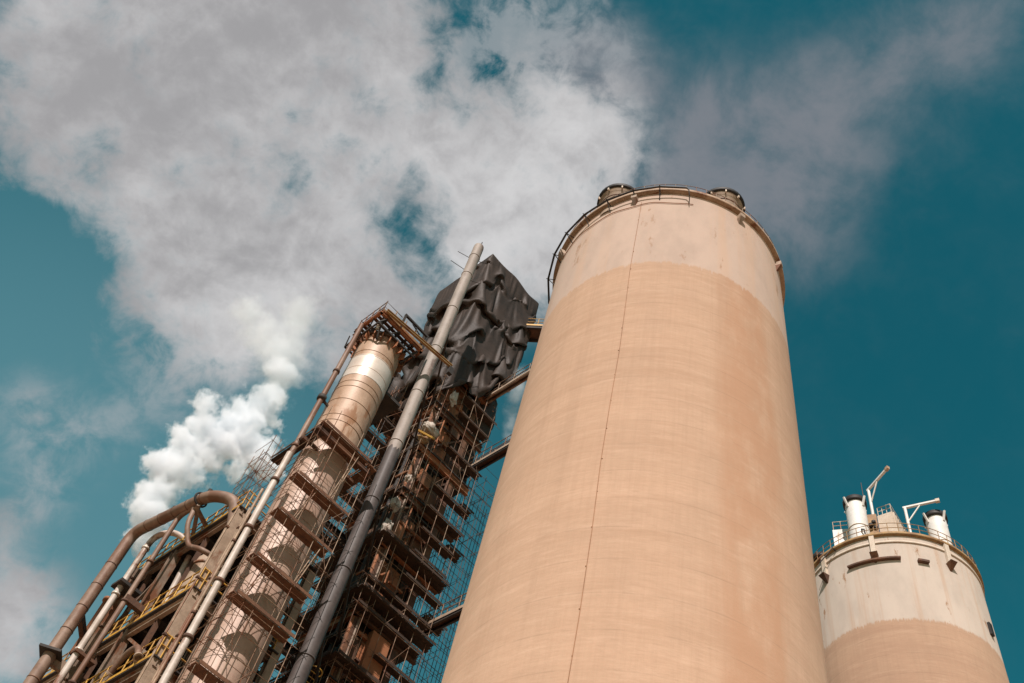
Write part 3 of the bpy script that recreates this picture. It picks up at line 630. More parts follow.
for s_, zt in ((2.5, 32.9), (7.3, 32.9), (11.4, 27.9)): MB().ibeam(F(s_, 15, -.1), F(s_, zt, -.1), .2, .2, U, .03).build('secondary_column', M['rust_brown'], pf)
# hopper vessel between the two near columns
c = F(2.35, 0, -.95)
h_ = thing('hopper_vessel', 'pale round hopper vessel between the columns under the top floor', 'vessel', c + Z * 28.3)
MB().lathe(c, [(.82, 28.6), (.82, 31.3), (.78, 31.7), (.6, 32.05), (.3, 32.25), (.3, 32.8)], 40).build('shell', M['beige'], h_)
MB().lathe(c, [(.825, 29.6), (.87, 29.6), (.87, 29.7), (.825, 29.7)], 40).build('stiffening_ring', M['rust_brown'], h_); MB().lathe(c, [(.825, 31.2), (.88, 31.2), (.88, 31.3), (.825, 31.3)], 40).build('stiffening_ring', M['beige_dirty'], h_)
for k in range(4): MB().bar(c + pol(k * 90 + 30, .8, 28.28), c + pol(k * 90 + 30, .8, 29.4), .14, .14).build('leg', M['dark'], h_)
b = MB(); q = F(1.5, 30.8, -.55); b.tube(arc(q, V, Z, .22, 0, 360, 14)[:-1], .03, 6, closed=True); b.build('hand_wheel', M['black'], h_)
# outer duct: up the end of the building, along, and down on the corner
a1 = Vector((-15.45, 41.1, 0)); a2 = Vector((-11.6, 36.55, 0)); a3 = Vector((-9.85, 36.15, 0))
pts = [a1, a1 + Z * 34.55, a2 + Z * 34.4, Vector((-10.3, 36.15, 34.2)), a3 + Vector((.05, 0, 32.6))]
pts = rounded(pts, .7, 10)
d = MB().tube(pts, .29, 24); od = d.build('outer_duct', M['duct'], origin=a1); tag(od, 'fat tan duct climbing the far left edge and arching over the top floor', 'duct')
for k in range(16):
    z = 12 + k * 1.35; MB().lathe(a1, [(.29, z), (.305, z), (.305, z + .04), (.29, z + .04)], 24).build('joint_ring', M['rust_brown'], od)
dd = (a2 - a1).normalized()
for k in range(5):
    q = a1 + dd * (1.2 + k * 1.05) + Z * (34.55 - .15 * (1.2 + k * 1.05) / 6.0); MB().tube([q, q + dd * .04], .305, 24).build('joint_ring', M['rust_brown'], od)
for q in (a1 + dd * 2.9 + Z * 34.7, a1 + dd * 5.6 + Z * 34.6): MB().tube([q, q + Z * .32], [.1, .12], 10).build('vent_nozzle', M['dark'], od)
q = a1 + dd * 5.2 + Z * 34.42
b = MB(); b.tube(arc(q, Vector((-dd.y, dd.x, 0)), Z, .36, 0, 360, 20)[:-1], .05, 6, closed=True); b.build('clamp_ring', M['dark'], od)
for sx in (-.55, .55): MB().bar(q + dd * sx * .2 - Z * .4, F(3.6, 33.3, -.3) + V * sx * 1.6, .16, .16).build('support_leg', M['beige_dirty'], od)
MB().cbox(a1 + Z * 26.9, Vector((1.0, 0, 0)), Vector((0, 1.0, 0)), Z * .12).build('guide_frame', M['dark'], od)
MB().box(a1 + Z * 26.5, Vector((1.6, .9, 0)), Vector((-.1, .2, 0)), Z * .5).build('guide_bracket', M['beige_dirty'], od)
MB().bar(a1 + Z * 29.4, F(9.8, 29.4, 0), .25, .3).build('support_arm', M['rust_brown'], od)
# bright pipe, thin pipe, box chute
A = fac(-19.38, 1.0)
pts = rounded([A, A + Z * 34.3, A - V * 1.2 + U * .4 + Z * 34.4, A - V * 1.9 + U * 1.5 + Z * 33.8, A - V * 1.9 + U * 1.7 + Z * 30], .6, 8)
wp = MB().tube(pts, .155, 18).build('bright_pipe', M['white_pipe'], origin=A); tag(wp, 'pale bright pipe between the fat outer duct and the thin tan pipe', 'pipe')
for z in (22.0, 27.1, 30.4, 33.4): MB().lathe(A, [(.155, z), (.205, z), (.205, z + .1), (.155, z + .1)], 18).build('flange', M['shiny'], wp)
MB().cbox(A + Z * 27.0 + U * .35, U * 1.1, V * .5, Z * .14).build('support_arm', M['rust_brown'], wp); MB().cbox(A + Z * 31.0 + U * .3, U * 1.2, V * .9, Z * .16).build('support_arm', M['dark'], wp)
B2 = fac(-18.68, 1.15)
pts = rounded([B2, B2 + Z * 34.2, B2 - V * 1.3 + U * .05 + Z * 34.25, B2 - V * 1.5 + U * .1 + Z * 32.9, F(2.6, 31.9, .5), F(1.3, 31.2, .3), F(1.1, 31.2, -.8)], .42, 8)
tp = MB().tube(pts, .125, 16).build('thin_pipe', M['duct'], origin=B2); tag(tp, 'thin tan pipe with a swan neck bend at the top floor railing', 'pipe')
for z in (24.3, 28.7, 31.1): MB().lathe(B2, [(.125, z), (.175, z), (.175, z + .1), (.125, z + .1)], 16).build('flange', M['rust_brown'], tp)
MB().cbox(B2 + Z * 28.9 + U * .45, U * 1.1, V * .3, Z * .3).build('support_arm', M['rust_brown'], tp)
C3 = fac(-19.05, .55)
ch = MB().box(C3 - U * .2 - V * .2, U * .36, V * .42, Z * 32.7).build('box_chute', M['beige_dirty'], origin=C3); tag(ch, 'square dirty tan chute running up behind the bright pipe', 'chute')
for z in (23, 26, 29, 32): MB().box(C3 - U * .24 - V * .24 + Z * z, U * .44, V * .5, Z * .08).build('flange', M['rust_brown'], ch)
e = fac(-19.35, .4)
vs = MB().lathe(e + V * .4, [(.24, 28.4), (.24, 31.6), (.32, 31.6), (.32, 31.75), (.05, 31.8)], 16).build('rusty_vent', M['rust'], origin=e + Z * 28.4); tag(vs, 'short rusty capped vent pipe between duct and bright pipe', 'vent')
# small elbow pipe low in the bay
pts = rounded([F(3.2, 25.0, .3), F(2.6, 25.75, .35), F(1.7, 25.8, .35), F(.95, 24.9, .35)], .6, 7)
ep = MB().tube(pts, .14, 14).build('elbow_pipe', M['duct'], origin=F(3.2, 25, .3)); tag(ep, 'small pinkish elbow pipe crossing the lowest visible bay', 'pipe')
MB().tube([pts[0], pts[0] + (pts[1] - pts[0]).normalized() * .08], .2, 14).build('flange', M['beige'], ep); MB().tube([pts[-1], pts[-1] + (pts[-2] - pts[-1]).normalized() * .08], .2, 14).build('flange', M['beige'], ep)
# slender posts and cables beside the corner column
for az, o, r, lab in ((-14.75, .25, .05, 'slim pale conduit just right of the corner column'), (-15.5, .6, .045, 'slim pale conduit in front of the corner column')):
    p = fac(az, o); c_ = MB().tube([p, p + Z * 32.3], r, 8).build('conduit', M['galv'], origin=p); tag(c_, lab, 'conduit')
    for z in (22, 25, 28, 31): MB().cbox(p + Z * z, U * .16, V * .16, Z * .08).build('clip', M['rust_brown'], c_)

# ---------------------------------------------------------------- scaffolded tower under its tarpaulin
NT = Vector((-3.638, 41.842, 0)); TU, TV = 5.75, 6.1
T = lambda a, b_, z=0.0: NT + U * a + V * b_ + Z * z
rnd = random.Random(5)
tw = thing('kiln_tower', 'tall rusty brown tower behind the grey pipe, wrapped in decks', 'tower', T(2.9, 3.0))
iu0, iu1, iv0, iv1 = .75, 3.6, .78, 5.2
# corner columns, floors and wall panels
for a, b_ in ((iu0, iv0), (iu1, iv0), (iu0, iv1), (iu1, iv1), (4.75, 2.6), (4.75, iv1)):
    MB().ibeam(T(a, b_), T(a, b_, 71), .38, .38, U, .05).build('column', M['rust_brown'], tw)
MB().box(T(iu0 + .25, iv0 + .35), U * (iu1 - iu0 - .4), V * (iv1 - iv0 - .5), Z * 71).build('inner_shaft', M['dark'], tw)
MB().box(T(3.7, 2.8), U * 1.0, V * 2.3, Z * 71).build('shadow_box', M['dark'], tw)  # dark box added where the core stands open in shadow
FL = [26.5, 30.6, 35.2, 40.2, 44.4, 48.6, 53.0, 57.5, 62, 66.5]
for i, z in enumerate(FL):
    for k, (p, q) in enumerate(((T(.35, iv0 - .22, z), T(5.0, iv0 - .22, z)), (T(iu0 - .22, .5, z), T(iu0 - .22, iv1 + .3, z)), (T(iu1 + .2, iv0, z), T(iu1 + .2, iv1, z)))):
        MB().ibeam(p, q, .26, .5).build('floor_beam', M['rust'] if (i + k) % 2 else M['rust_brown'], tw)
    MB().box(T(.25, .35, z + .25), U * 4.6, V * 5.3, Z * .07).build('floor_plate', M['dark'], tw)
    if i + 1 < len(FL):
        h = FL[i + 1] - z - .6
        # front wall: two or three panels of uneven width, set at slightly different depths
        x = iu0 + .05; widths = ((1.5, 1.0), (.8, 1.1, .6), (1.9, .6), (1.1, .5, .9))[i % 4]
        for j, wd in enumerate(widths):
            hh = h * (1, .82, .93)[(i + j) % 3]; dp = (0, .16, .07)[(i * 2 + j) % 3]
            MB().box(T(x, iv0 + .05 + dp, z + .36), U * (wd - .04), V * .08, Z * hh).build('wall_panel', M[('rust', 'rust_brown', 'rust', 'plank_dark')[(i + j) % 4]], tw); x += wd
        y = iv0 + .2
        for j, wd in enumerate((1.7, .9, 1.4)):
            if (i + j) % 4 == 3: y += wd; continue
            MB().box(T(iu0 + .05 + .1 * (j % 2), y, z + .36), V * (wd - .05), U * .08, Z * h * (1, .8)[(i + j) % 2]).build('wall_panel', M['rust_brown' if j % 2 else 'dark'], tw); y += wd
        MB().bar(T(iu0 + .1, iv0 - .06, z + .5), T(iu1 - .1, iv0 - .06, FL[i + 1] - .4), .10, .12).build('diagonal_brace', M['rust_brown'], tw)
MB().box(T(3.55, 1.5, 50.4), U * 1.75, V * 3.4, Z * 6.8).build('dark_void_box', M['dark'], tw)  # dark box added to fill the shaded void under the tarpaulin
for k in range(6): MB().box(T(3.6, 1.44, 50.6 + k * 1.1), U * 1.6, V * .06, Z * .12).build('dark_box_rib', M['rust_brown'], tw)
for k in range(22):                              # loose flat bars, ledges and brackets on the front wall
    z = 26 + k * 1.37; a = iu0 + rnd.random() * 1.2; MB().box(T(a, iv0 - .14, z), U * (.7 + 1.6 * rnd.random()), V * .16, Z * (.08 + .14 * rnd.random())).build('wall_ledge', M[('rust', 'dark', 'rust_brown')[k % 3]], tw)
# broad chute on the low front wall
MB().box(T(1.75, iv0 - .42, 27.2), U * 1.25, V * .4, Z * 7.6).build('front_chute', M['rust'], tw)
for z in (28.5, 30.2, 32.4): MB().box(T(1.7, iv0 - .46, z), U * 1.35, V * .48, Z * .1).build('chute_flange', M['rust_brown'], tw)
# pipes and ducting strung up the near corner
for k, (a, b_, r, z0, z1, m) in enumerate(((.55, .75, .11, 20, 55, 'rust'), (.80, .55, .07, 20, 58, 'beige_dirty'), (.4, 1.5, .14, 20, 52, 'dark'), (1.5, .62, .06, 38, 56, 'rust'), (3.3, .6, .09, 24, 50, 'rust_brown'))):
    MB().tube([T(a, b_, z0), T(a, b_, z1)], r, 10).build('riser', M[m], tw)
for k in range(7):
    z = 38 + k * 2.7; MB().tube(rounded([T(.2, 1.6 + .4 * (k % 3), z), T(.5, .8, z + .5), T(1.1, .7, z + .2), T(1.7, .75, z + 1.2)], .35, 5), .07 + .03 * (k % 2), 8).build('bent_pipe', M[('rust', 'dark', 'beige_dirty')[k % 3]], tw)
for i, (a, z, wd, h) in enumerate(((1.2, 46.2, .9, 1.1), (2.2, 52.0, .8, 1.3), (.9, 41.2, .6, 1.0), (2.6, 37, .9, .8))):
    MB().box(T(a, .55, z), U * wd, V * .45, Z * h).build('junction_box', M['rust_brown' if i % 2 else 'rust'], tw)

# scaffold round the tower, with its decks
LIFT = 1.85
ts = scaffold('tower_scaffold', 'dense tube scaffold with dark plank decks around the rusty tower', T(0, 0), 4.9, 5.9, 0, 57.3, LIFT, 5, 4, 'fl', .62, .017, ('tube_rust', 'galv'), .85, overhang=.5, guard=False, seed=12)
for k in range(12, 31):
    z = 1.85 * k + .04
    rr = rnd.random()
    ln = 4.95 if rr < .28 else (1.8 if rr < .42 else 2.75); st = 0 if rr < .42 else 2.25
    if rr < .97: deck(ts, T(st - .05, -.02, z), U, ln + (.35 if k % 3 == 0 else 0), V, .42 + .2 * rnd.random(), 'plank_dark')
    if rnd.random() < .6: deck(ts, T(-.02, 5.9 - .6 * rnd.random(), z + .03), -V, 5.2 - 1.5 * rnd.random(), U, .62, 'plank_dark')
for z, ln in ((40.15, 5.3), (36.1, 5.6), (31.7, 5.2)):   # broad working floors
    deck(ts, T(-.15, -.25, z), U, ln, V, .9, 'plank_dark'); deck(ts, T(-.3, 6.0, z + .02), -V, 6.0, U, 1.1, 'plank_dark')
# open scaffold beyond, at the right of the tower
t2 = scaffold('bridge_scaffold', 'airy dark tube scaffold between the rusty tower and the big silo', T(5.35, 1.2), 3.6, 2.2, 0, 52.0, 1.85, 3, 2, 'fb', .9, .02, ('tube_dark', 'tube_rust'), .25, overhang=.3, guard=True, seed=21)
for z, ln in ((44.5, 1.3), (38.9, 1.6), (33.4, 2.0), (29.7, 1.4), (48.2, 1.1)): deck(t2, T(5.3, 1.2, z), U, ln, V, .8, 'plank_dark')
# open scaffold at the left, behind the grey pipe
t3 = scaffold('link_scaffold', 'open tube scaffold against the sky between the tan column and grey pipe', T(-2.3, 3.2), 2.1, 2.6, 0, 54.6, 1.85, 2, 2, 'fl', .8, .022, ('tube_rust', 'tube_dark'), .5, overhang=.5, seed=33)
for z in (53.2, 51.4, 49.5, 44.0, 40.3, 34.7, 29.2): deck(t3, T(-2.35, 3.2, z + .05), U, 2.4, V, .7, 'plank_dark')
t4 = scaffold('low_scaffold', 'low open tube scaffold in the gap at the foot of the column', T(-4.2, 2.0), 1.9, 2.4, 0, 42.0, 1.85, 2, 2, 'fl', .8, .022, ('tube_rust', 'tube_dark'), .3, overhang=.3, seed=39)
for z in (40.7, 35.1, 29.6): deck(t4, T(-4.3, 2.0, z), U, 2.2, V, .7, 'plank_dark')
for z, lab in ((33.0, 'dark steel cross girder low in the gap between column and pipe'), (29.4, 'lowest dark cross girder in the gap between column and pipe'), (41.4, 'upper dark cross pipe girder in the gap between column and pipe')):
    p, q = T(-4.6, 3.6, z), T(.9, 3.6, z)
    gd = MB().ibeam(p, q, .35, .55 if z < 40 else .3).build('cross_girder', M['dark'], origin=p); tag(gd, lab, 'girder')
    for k in range(4): MB().box(p + U * (.6 + k * 1.3) - V * .16 - Z * .24, U * .05, V * .32, Z * .46).build('stiffener', M['rust_brown'], gd)

# tarpaulin: one creased sheet over the scaffold top
TZ = 73.3
def perim(s):                                    # walk round the box: near corner -> right face -> back -> left face
    s %= 1.0; L_ = [TU, TV, TU, TV]; tot = sum(L_); d = s * tot
    cr = 1
    if d < TU: return NT + U * d, -V, d, 'f'
    d -= TU
    if d < TV: return NT + U * TU + V * d, U, d, 'r'
    d -= TV
    if d < TU: return NT + U * (TU - d) + V * TV, V, d, 'b'
    d -= TU
    return NT + V * (TV - d), -U, d, 'l'
def zbot(f, d):
    base = {'f': 55.2 + 1.05 * d + .03 * d * d, 'r': 62.2 + 0 * d, 'b': 62.2 - 1.1 * d, 'l': 56.0 - .12 * d}[f]
    return base
def nse(p): return noise.noise(p)
def ridge(p):
    return 1 - abs(noise.noise(p)) * 2
import numpy as np
NS, NZ = 190, 110
tot = 2 * (TU + TV)
def hang_sheet():
    # let a slack sheet roped round the scaffold top settle under its own weight (position based cloth)
    X = np.zeros((NZ + 1, NS, 3))
    for i in range(NS):
        p, nr, d, f = perim(i / NS); q = p - NT; a, c = q.dot(U), q.dot(V)
        zb = {'f': 55.2 + 1.05 * d + .03 * d * d, 'r': 62.2, 'b': 62.2 - 1.1 * d, 'l': 56.0 - .12 * d}[f] + .9 * noise.noise(Vector((d * .9, 7.0, 'frbl'.index(f) * 5.0))) + .4 * noise.noise(Vector((d * 3.1, 1.0, 2.0)))
        X[:, i, 0] = TU / 2 + (a - TU / 2) * 1.03; X[:, i, 1] = TV / 2 + (c - TV / 2) * 1.03; X[:, i, 2] = np.linspace(zb, TZ - .35 + .5 * noise.noise(Vector((d * .55, 2.0, 'frbl'.index(f) * 3.0))), NZ + 1)
    rng = np.random.default_rng(5)
    L0h = np.linalg.norm(np.roll(X, -1, 1) - X, axis=2) * 1.15; L0v = np.linalg.norm(X[1:] - X[:-1], axis=2) * 1.13
    L0d = np.linalg.norm(np.roll(X, -1, 1)[1:] - X[:-1], axis=2) * 1.12
    B = 3                                        # stiffness against tight bends
    L0b = np.linalg.norm(np.roll(X, -B, 1) - X, axis=2) * .98; L0c = np.linalg.norm(X[B:] - X[:-B], axis=2) * .98
    W = np.ones((NZ + 1, NS)); W[NZ] = 0
    for k, rope_height in enumerate((0.0, .12, .25, .38, .50, .63, .77, .89)):      # tie ropes, each at its own slant
        s = rng.random() * .06
        while s < 1:
            tt = rope_height + (.075 * math.sin(4 * pi * s + k * 2.1) + rng.uniform(-.03, .03) if k else 0)
            j = int(max(0, min(NZ - 1, tt * NZ))); i = int(s * NS) % NS
            W[j, i] = 0; W[j, (i + 1) % NS] = 0; s += rng.uniform(.05, .13)
    for j in range(NZ + 1):
        for i in range(NS):
            q = Vector(X[j, i]); n = noise.noise_vector(q * .55) * .14 + noise.noise_vector(q * 1.5) * .07
            if W[j, i]: X[j, i] += n
    P0 = X.copy(); lo = np.array((.08, .08)); hi = np.array((TU - .08, TV - .08))
    def pull(A, Bx, wa, wb, L, Aout, Bout, k, only_short=False):
        d = Bx - A; n = np.linalg.norm(d, axis=2) + 1e-9; e = (n - L) / n
        if only_short: e = np.minimum(e, 0)
        ws = wa + wb; ws[ws == 0] = 1
        c = d * (e / ws * k)[..., None]
        Aout += c * wa[..., None]; Bout -= c * wb[..., None]
    for step in range(170):
        v = (X - P0) * .96; P0 = X.copy()
        X = X + (v + np.array((0, 0, -.0035))) * W[..., None]
        for it in range(5):
            D = np.zeros_like(X)
            pull(X, np.roll(X, -1, 1), W, np.roll(W, -1, 1), L0h, D, (t := np.zeros_like(X)), .5); D += np.roll(t, 1, 1)
            pull(X[:-1], X[1:], W[:-1], W[1:], L0v, D[:-1], D[1:], .5)
            t = np.zeros_like(X); pull(X[:-1], np.roll(X, -1, 1)[1:], W[:-1], np.roll(W, -1, 1)[1:], L0d, D[:-1], t[1:], .3); D += np.roll(t, 1, 1)
            t = np.zeros_like(X); pull(X, np.roll(X, -B, 1), W, np.roll(W, -B, 1), L0b, D, t, .08, True); D += np.roll(t, B, 1)
            pull(X[:-B], X[B:], W[:-B], W[B:], L0c, D[:-B], D[B:], .08, True)
            X = X + D * .7
            # keep it outside the scaffold
            xy = X[..., :2]; inside_box = np.all((xy > lo) & (xy < hi), axis=2)
            pen = np.stack([xy[..., 0] - lo[0], hi[0] - xy[..., 0], xy[..., 1] - lo[1], hi[1] - xy[..., 1]], -1); w_ = pen.argmin(-1)
            for m, (ax, val) in enumerate(((0, lo[0]), (0, hi[0]), (1, lo[1]), (1, hi[1]))):
                pushed = inside_box & (w_ == m) & (W > 0); X[..., ax][pushed] = val
    return X
XS = hang_sheet()
b = MB(); vs = [NT + U * float(q[0]) + V * float(q[1]) + Z * float(q[2]) for q in XS.reshape(-1, 3)]
fs = [(j * NS + i, j * NS + (i + 1) % NS, (j + 1) * NS + (i + 1) % NS, (j + 1) * NS + i) for j in range(NZ) for i in range(NS)]
b.add(vs, fs, True)
topring = vs[-NS:]; cen = sum(topring, Vector()) / NS + Z * .35
rings = [[p.lerp(cen, k / 8) + Z * (.25 * nse(p * .8 + Vector((0, 0, k)))) for p in topring] for k in range(1, 8)]
prev = topring
tv = list(topring)
for r_ in rings: tv += r_
tv.append(cen)
tf = [(k * NS + i, k * NS + (i + 1) % NS, (k + 1) * NS + (i + 1) % NS, (k + 1) * NS + i) for k in range(7) for i in range(NS)] + [(7 * NS + i, 7 * NS + (i + 1) % NS, 8 * NS) for i in range(NS)]
b.add(tv, tf, True)
tarp = b.build('tarpaulin', M['tarp'], origin=T(2.9, 3.0, 56)); tag(tarp, 'creased black tarpaulin tied over the top of the rusty tower', 'tarpaulin')
md = tarp.modifiers.new('thickness', 'SOLIDIFY'); md.thickness = .03
def rag(name, c, su, sv, sz, m, label, cat='sheet', seed=0, origin=None):
    bm_ = MB(); n1, n2 = 26, 20; vs = []
    for j in range(n2 + 1):
        for i in range(n1):
            a = 2 * pi * i / n1; ph = pi * j / n2; d = Vector((sin(ph) * cos(a), sin(ph) * sin(a), cos(ph)))
            k = 1 + .45 * nse(d * 1.7 + Vector((seed, 0, 0))) + .28 * ridge(d * 2.6 + Vector((0, seed, 3))) - .15
            vs.append(Vector(c) + U * d.x * su * k + V * d.y * sv * k + Z * d.z * sz * k)
    bm_.add(vs, [(j * n1 + i, (j + 1) * n1 + i, (j + 1) * n1 + (i + 1) % n1, j * n1 + (i + 1) % n1) for j in range(n2) for i in range(n1)], True)
    return tag(bm_.build(name, M[m], origin=c), label, cat)
rag('dark_sheet', T(-.9, 5.0, 55.6), 1.3, .9, 2.7, 'tarp', 'black bundled sheet hanging under the tarpaulin left of the grey pipe', seed=4)
rag('dark_sheet', T(4.7, .9, 56.6), .9, .5, 2.6, 'tarp', 'black sheet hanging below the tarpaulin beside the steam wisp', seed=9)
rag('pale_sheet', T(.45, .05, 50.1), .62, .3, .42, 'cloth', 'crumpled pale sheet caught on the upper tower scaffold', seed=1.3)
rag('pale_sheet', T(.25, .15, 45.2), .20, .2, .26, 'cloth', 'smallest pale rag on the scaffold halfway up the tower corner', seed=2.1)
rag('pale_sheet', T(.1, .2, 42.8), .30, .2, .5, 'cloth', 'pale rag bundle below the smallest rag on the tower corner', seed=3.7)
rag('pale_sheet', T(.12, .2, 40.9), .28, .25, .6, 'cloth', 'long pale rag just above the broad dark working deck', seed=5.2)
rag('pale_sheet', T(1.2, -.05, 54.2), .28, .2, .7, 'cloth', 'narrow pinkish sheet hanging right under the tarpaulin edge', seed=6.2)
rag('ochre_sack', T(.2, .1, 48.9), .35, .25, .3, 'ochre', 'ochre sack below the crumpled pale sheet on the tower', 'sack', seed=7.7)
for k, (a, z, ln) in enumerate(((.1, 49.2, 1.3),)):
    o = MB().bar(T(a - .6, -.1, z - .3), T(a + ln - .6, -.15, z + .15), .10, .16).build('loose_plank', M['yellow'], origin=T(a, -.1, z)); tag(o, 'yellow plank sticking out beside the ochre sack on the tower', 'plank')

# grey stack pipe in front of the tower
PP = pol(-6.75, 37.1); PR = .375
st = thing('stack_pipe', 'tall slim stack pipe, grey above, darker below in paint and shade, before the tower', 'chimney', PP)
def jag(zc, sd): return [zc + .9 * nse(Vector((sin(2 * pi * k / 40) * 1.6, cos(2 * pi * k / 40) * 1.6, sd))) + .25 * nse(Vector((sin(2 * pi * k / 40) * 6, cos(2 * pi * k / 40) * 6, sd))) for k in range(40)]
def sleeve(name, za, zb_, r, m):                 # a length of wall with a ragged paint edge
    bm_ = MB(); vs = [PP + pol(9 * k, r, za[k]) for k in range(40)] + [PP + pol(9 * k, r, zb_[k]) for k in range(40)]
    bm_.add(vs, [(k, 40 + k, 40 + (k + 1) % 40, (k + 1) % 40) for k in range(40)], True); return bm_.build(name, M[m], st)
J1 = jag(41.3, 2.0)
sleeve('dark_shaded_wall', [0] * 40, J1, PR, 'stackdark'); sleeve('grey_wall', J1, [64.75] * 40, PR, 'stackgrey')
for k, z in enumerate((27.5, 32.6, 37.4, 42.0, 46.6, 51.3, 56.0, 60.6, 63.2)):
    MB().lathe(PP, [(PR - .01, z), (PR + .03, z), (PR + .03, z + .07), (PR - .01, z + .07)], 40).build('weld_band', M['stackdark' if z < 41.5 else 'stackgrey'], st)
MB().lathe(PP, [(PR, 64.7), (PR * .95, 64.9), (PR * .55, 65.05), (.02, 65.05)], 40).build('tip', M['stackgrey'], st)
MB().tube([PP + pol(40, .1, 65.0), PP + pol(40, .12, 65.9)], .035, 6).build('tip_rod', M['dark'], st)
for z, a, ln in ((63.0, 262, .9), (61.2, 255, 1.1), (60.3, 80, .7), (63.0, 85, .6)):
    MB().tube([PP + pol(a, PR - .02, z), PP + pol(a, PR + ln, z + .15)], .025, 6).build('peg', M['dark'], st)
for z in (33.2, 29.0, 38.1, 48.0, 53.5):
    MB().bar(PP + pol(60, PR, z), T(.5, 1.2, z), .12, .14).build('support_arm', M['dark'], st)

# side platforms that run off towards the silo
def gallery(name, p, dirn, ln, w, label, rail='yellow', frame='dark', girder=.35, lattice=False):
    d = Vector(dirn).normalized(); n = d.cross(Z).normalized(); p = Vector(p); t = thing(name, label, 'gallery', p)
    MB().box(p - n * w / 2, d * ln, n * w, Z * .1).build('deck', M['rust_brown'], t)
    for sgn in (-1, 1):
        MB().ibeam(p + n * sgn * w / 2 - Z * girder / 2, p + n * sgn * w / 2 + d * ln - Z * girder / 2, .12, girder).build('girder', M[frame], t)
        k_ = int(ln / 1.3)
        for k in range(k_ + 1): q = p + n * sgn * (w / 2 - .04) + d * (.05 + (ln - .1) * k / k_) + Z * .1; MB().tube([q, q + Z * 1.05], .03, 6).build('rail_post', M[rail], t)
        for h in (.55, 1.05): MB().tube([p + n * sgn * (w / 2 - .04) + Z * (.1 + h), p + n * sgn * (w / 2 - .04) + d * ln + Z * (.1 + h)], .03, 6).build('handrail', M[rail], t)
        MB().box(p + n * sgn * (w / 2 + .015) + Z * .02, d * ln, n * .03, Z * .2).build('toe_board', M['beige' if rail != 'yellow' else 'yellow'], t)
    return t
D_ = (.566, -.824, 0)
gallery('upper_gallery', T(5.2, .9, 68.6), (.96, -.3, 0), 3.4, 1.3, 'small railed gallery at the tarpaulin right beside the silo top')
gallery('steam_gallery', T(4.1, .8, 57.6), D_, 6.0, .32, 'tan beam gallery where the steam wisp rises by the silo', 'beige_dirty', 'beige_dirty', .2)
gallery('middle_gallery', T(4.8, 1.6, 50.8), D_, 8.0, .42, 'railed gallery from mid tower running behind the big silo', 'tube_rust', 'dark', .22)
gallery('lower_gallery', T(5.3, 2.6, 37.8), D_, 8.5, .42, 'lowest railed gallery from the tower running behind the big silo', 'tube_rust', 'dark', .22)
# yellow ladder cage low on the tower corner
lc = T(-.9, -.1, 22)
t = thing('ladder', 'yellow caged ladder at the bottom of the tower beside the pipe', 'ladder', lc)
for sx in (-.25, .25): MB().tube([lc + U * sx, lc + U * sx + Z * 8.3], .045, 6).build('rail', M['yellow'], t)
for k in range(26): MB().tube([lc - U * .25 + Z * (.3 + k * .31), lc + U * .25 + Z * (.3 + k * .31)], .025, 6).build('rung', M['yellow'], t)
for k in range(7): MB().tube(arc(lc + Z * (1.5 + k * 1.1) - V * .0, U, -V, .42, -10, 190, 10), .03, 6).build('hoop', M['yellow'], t)

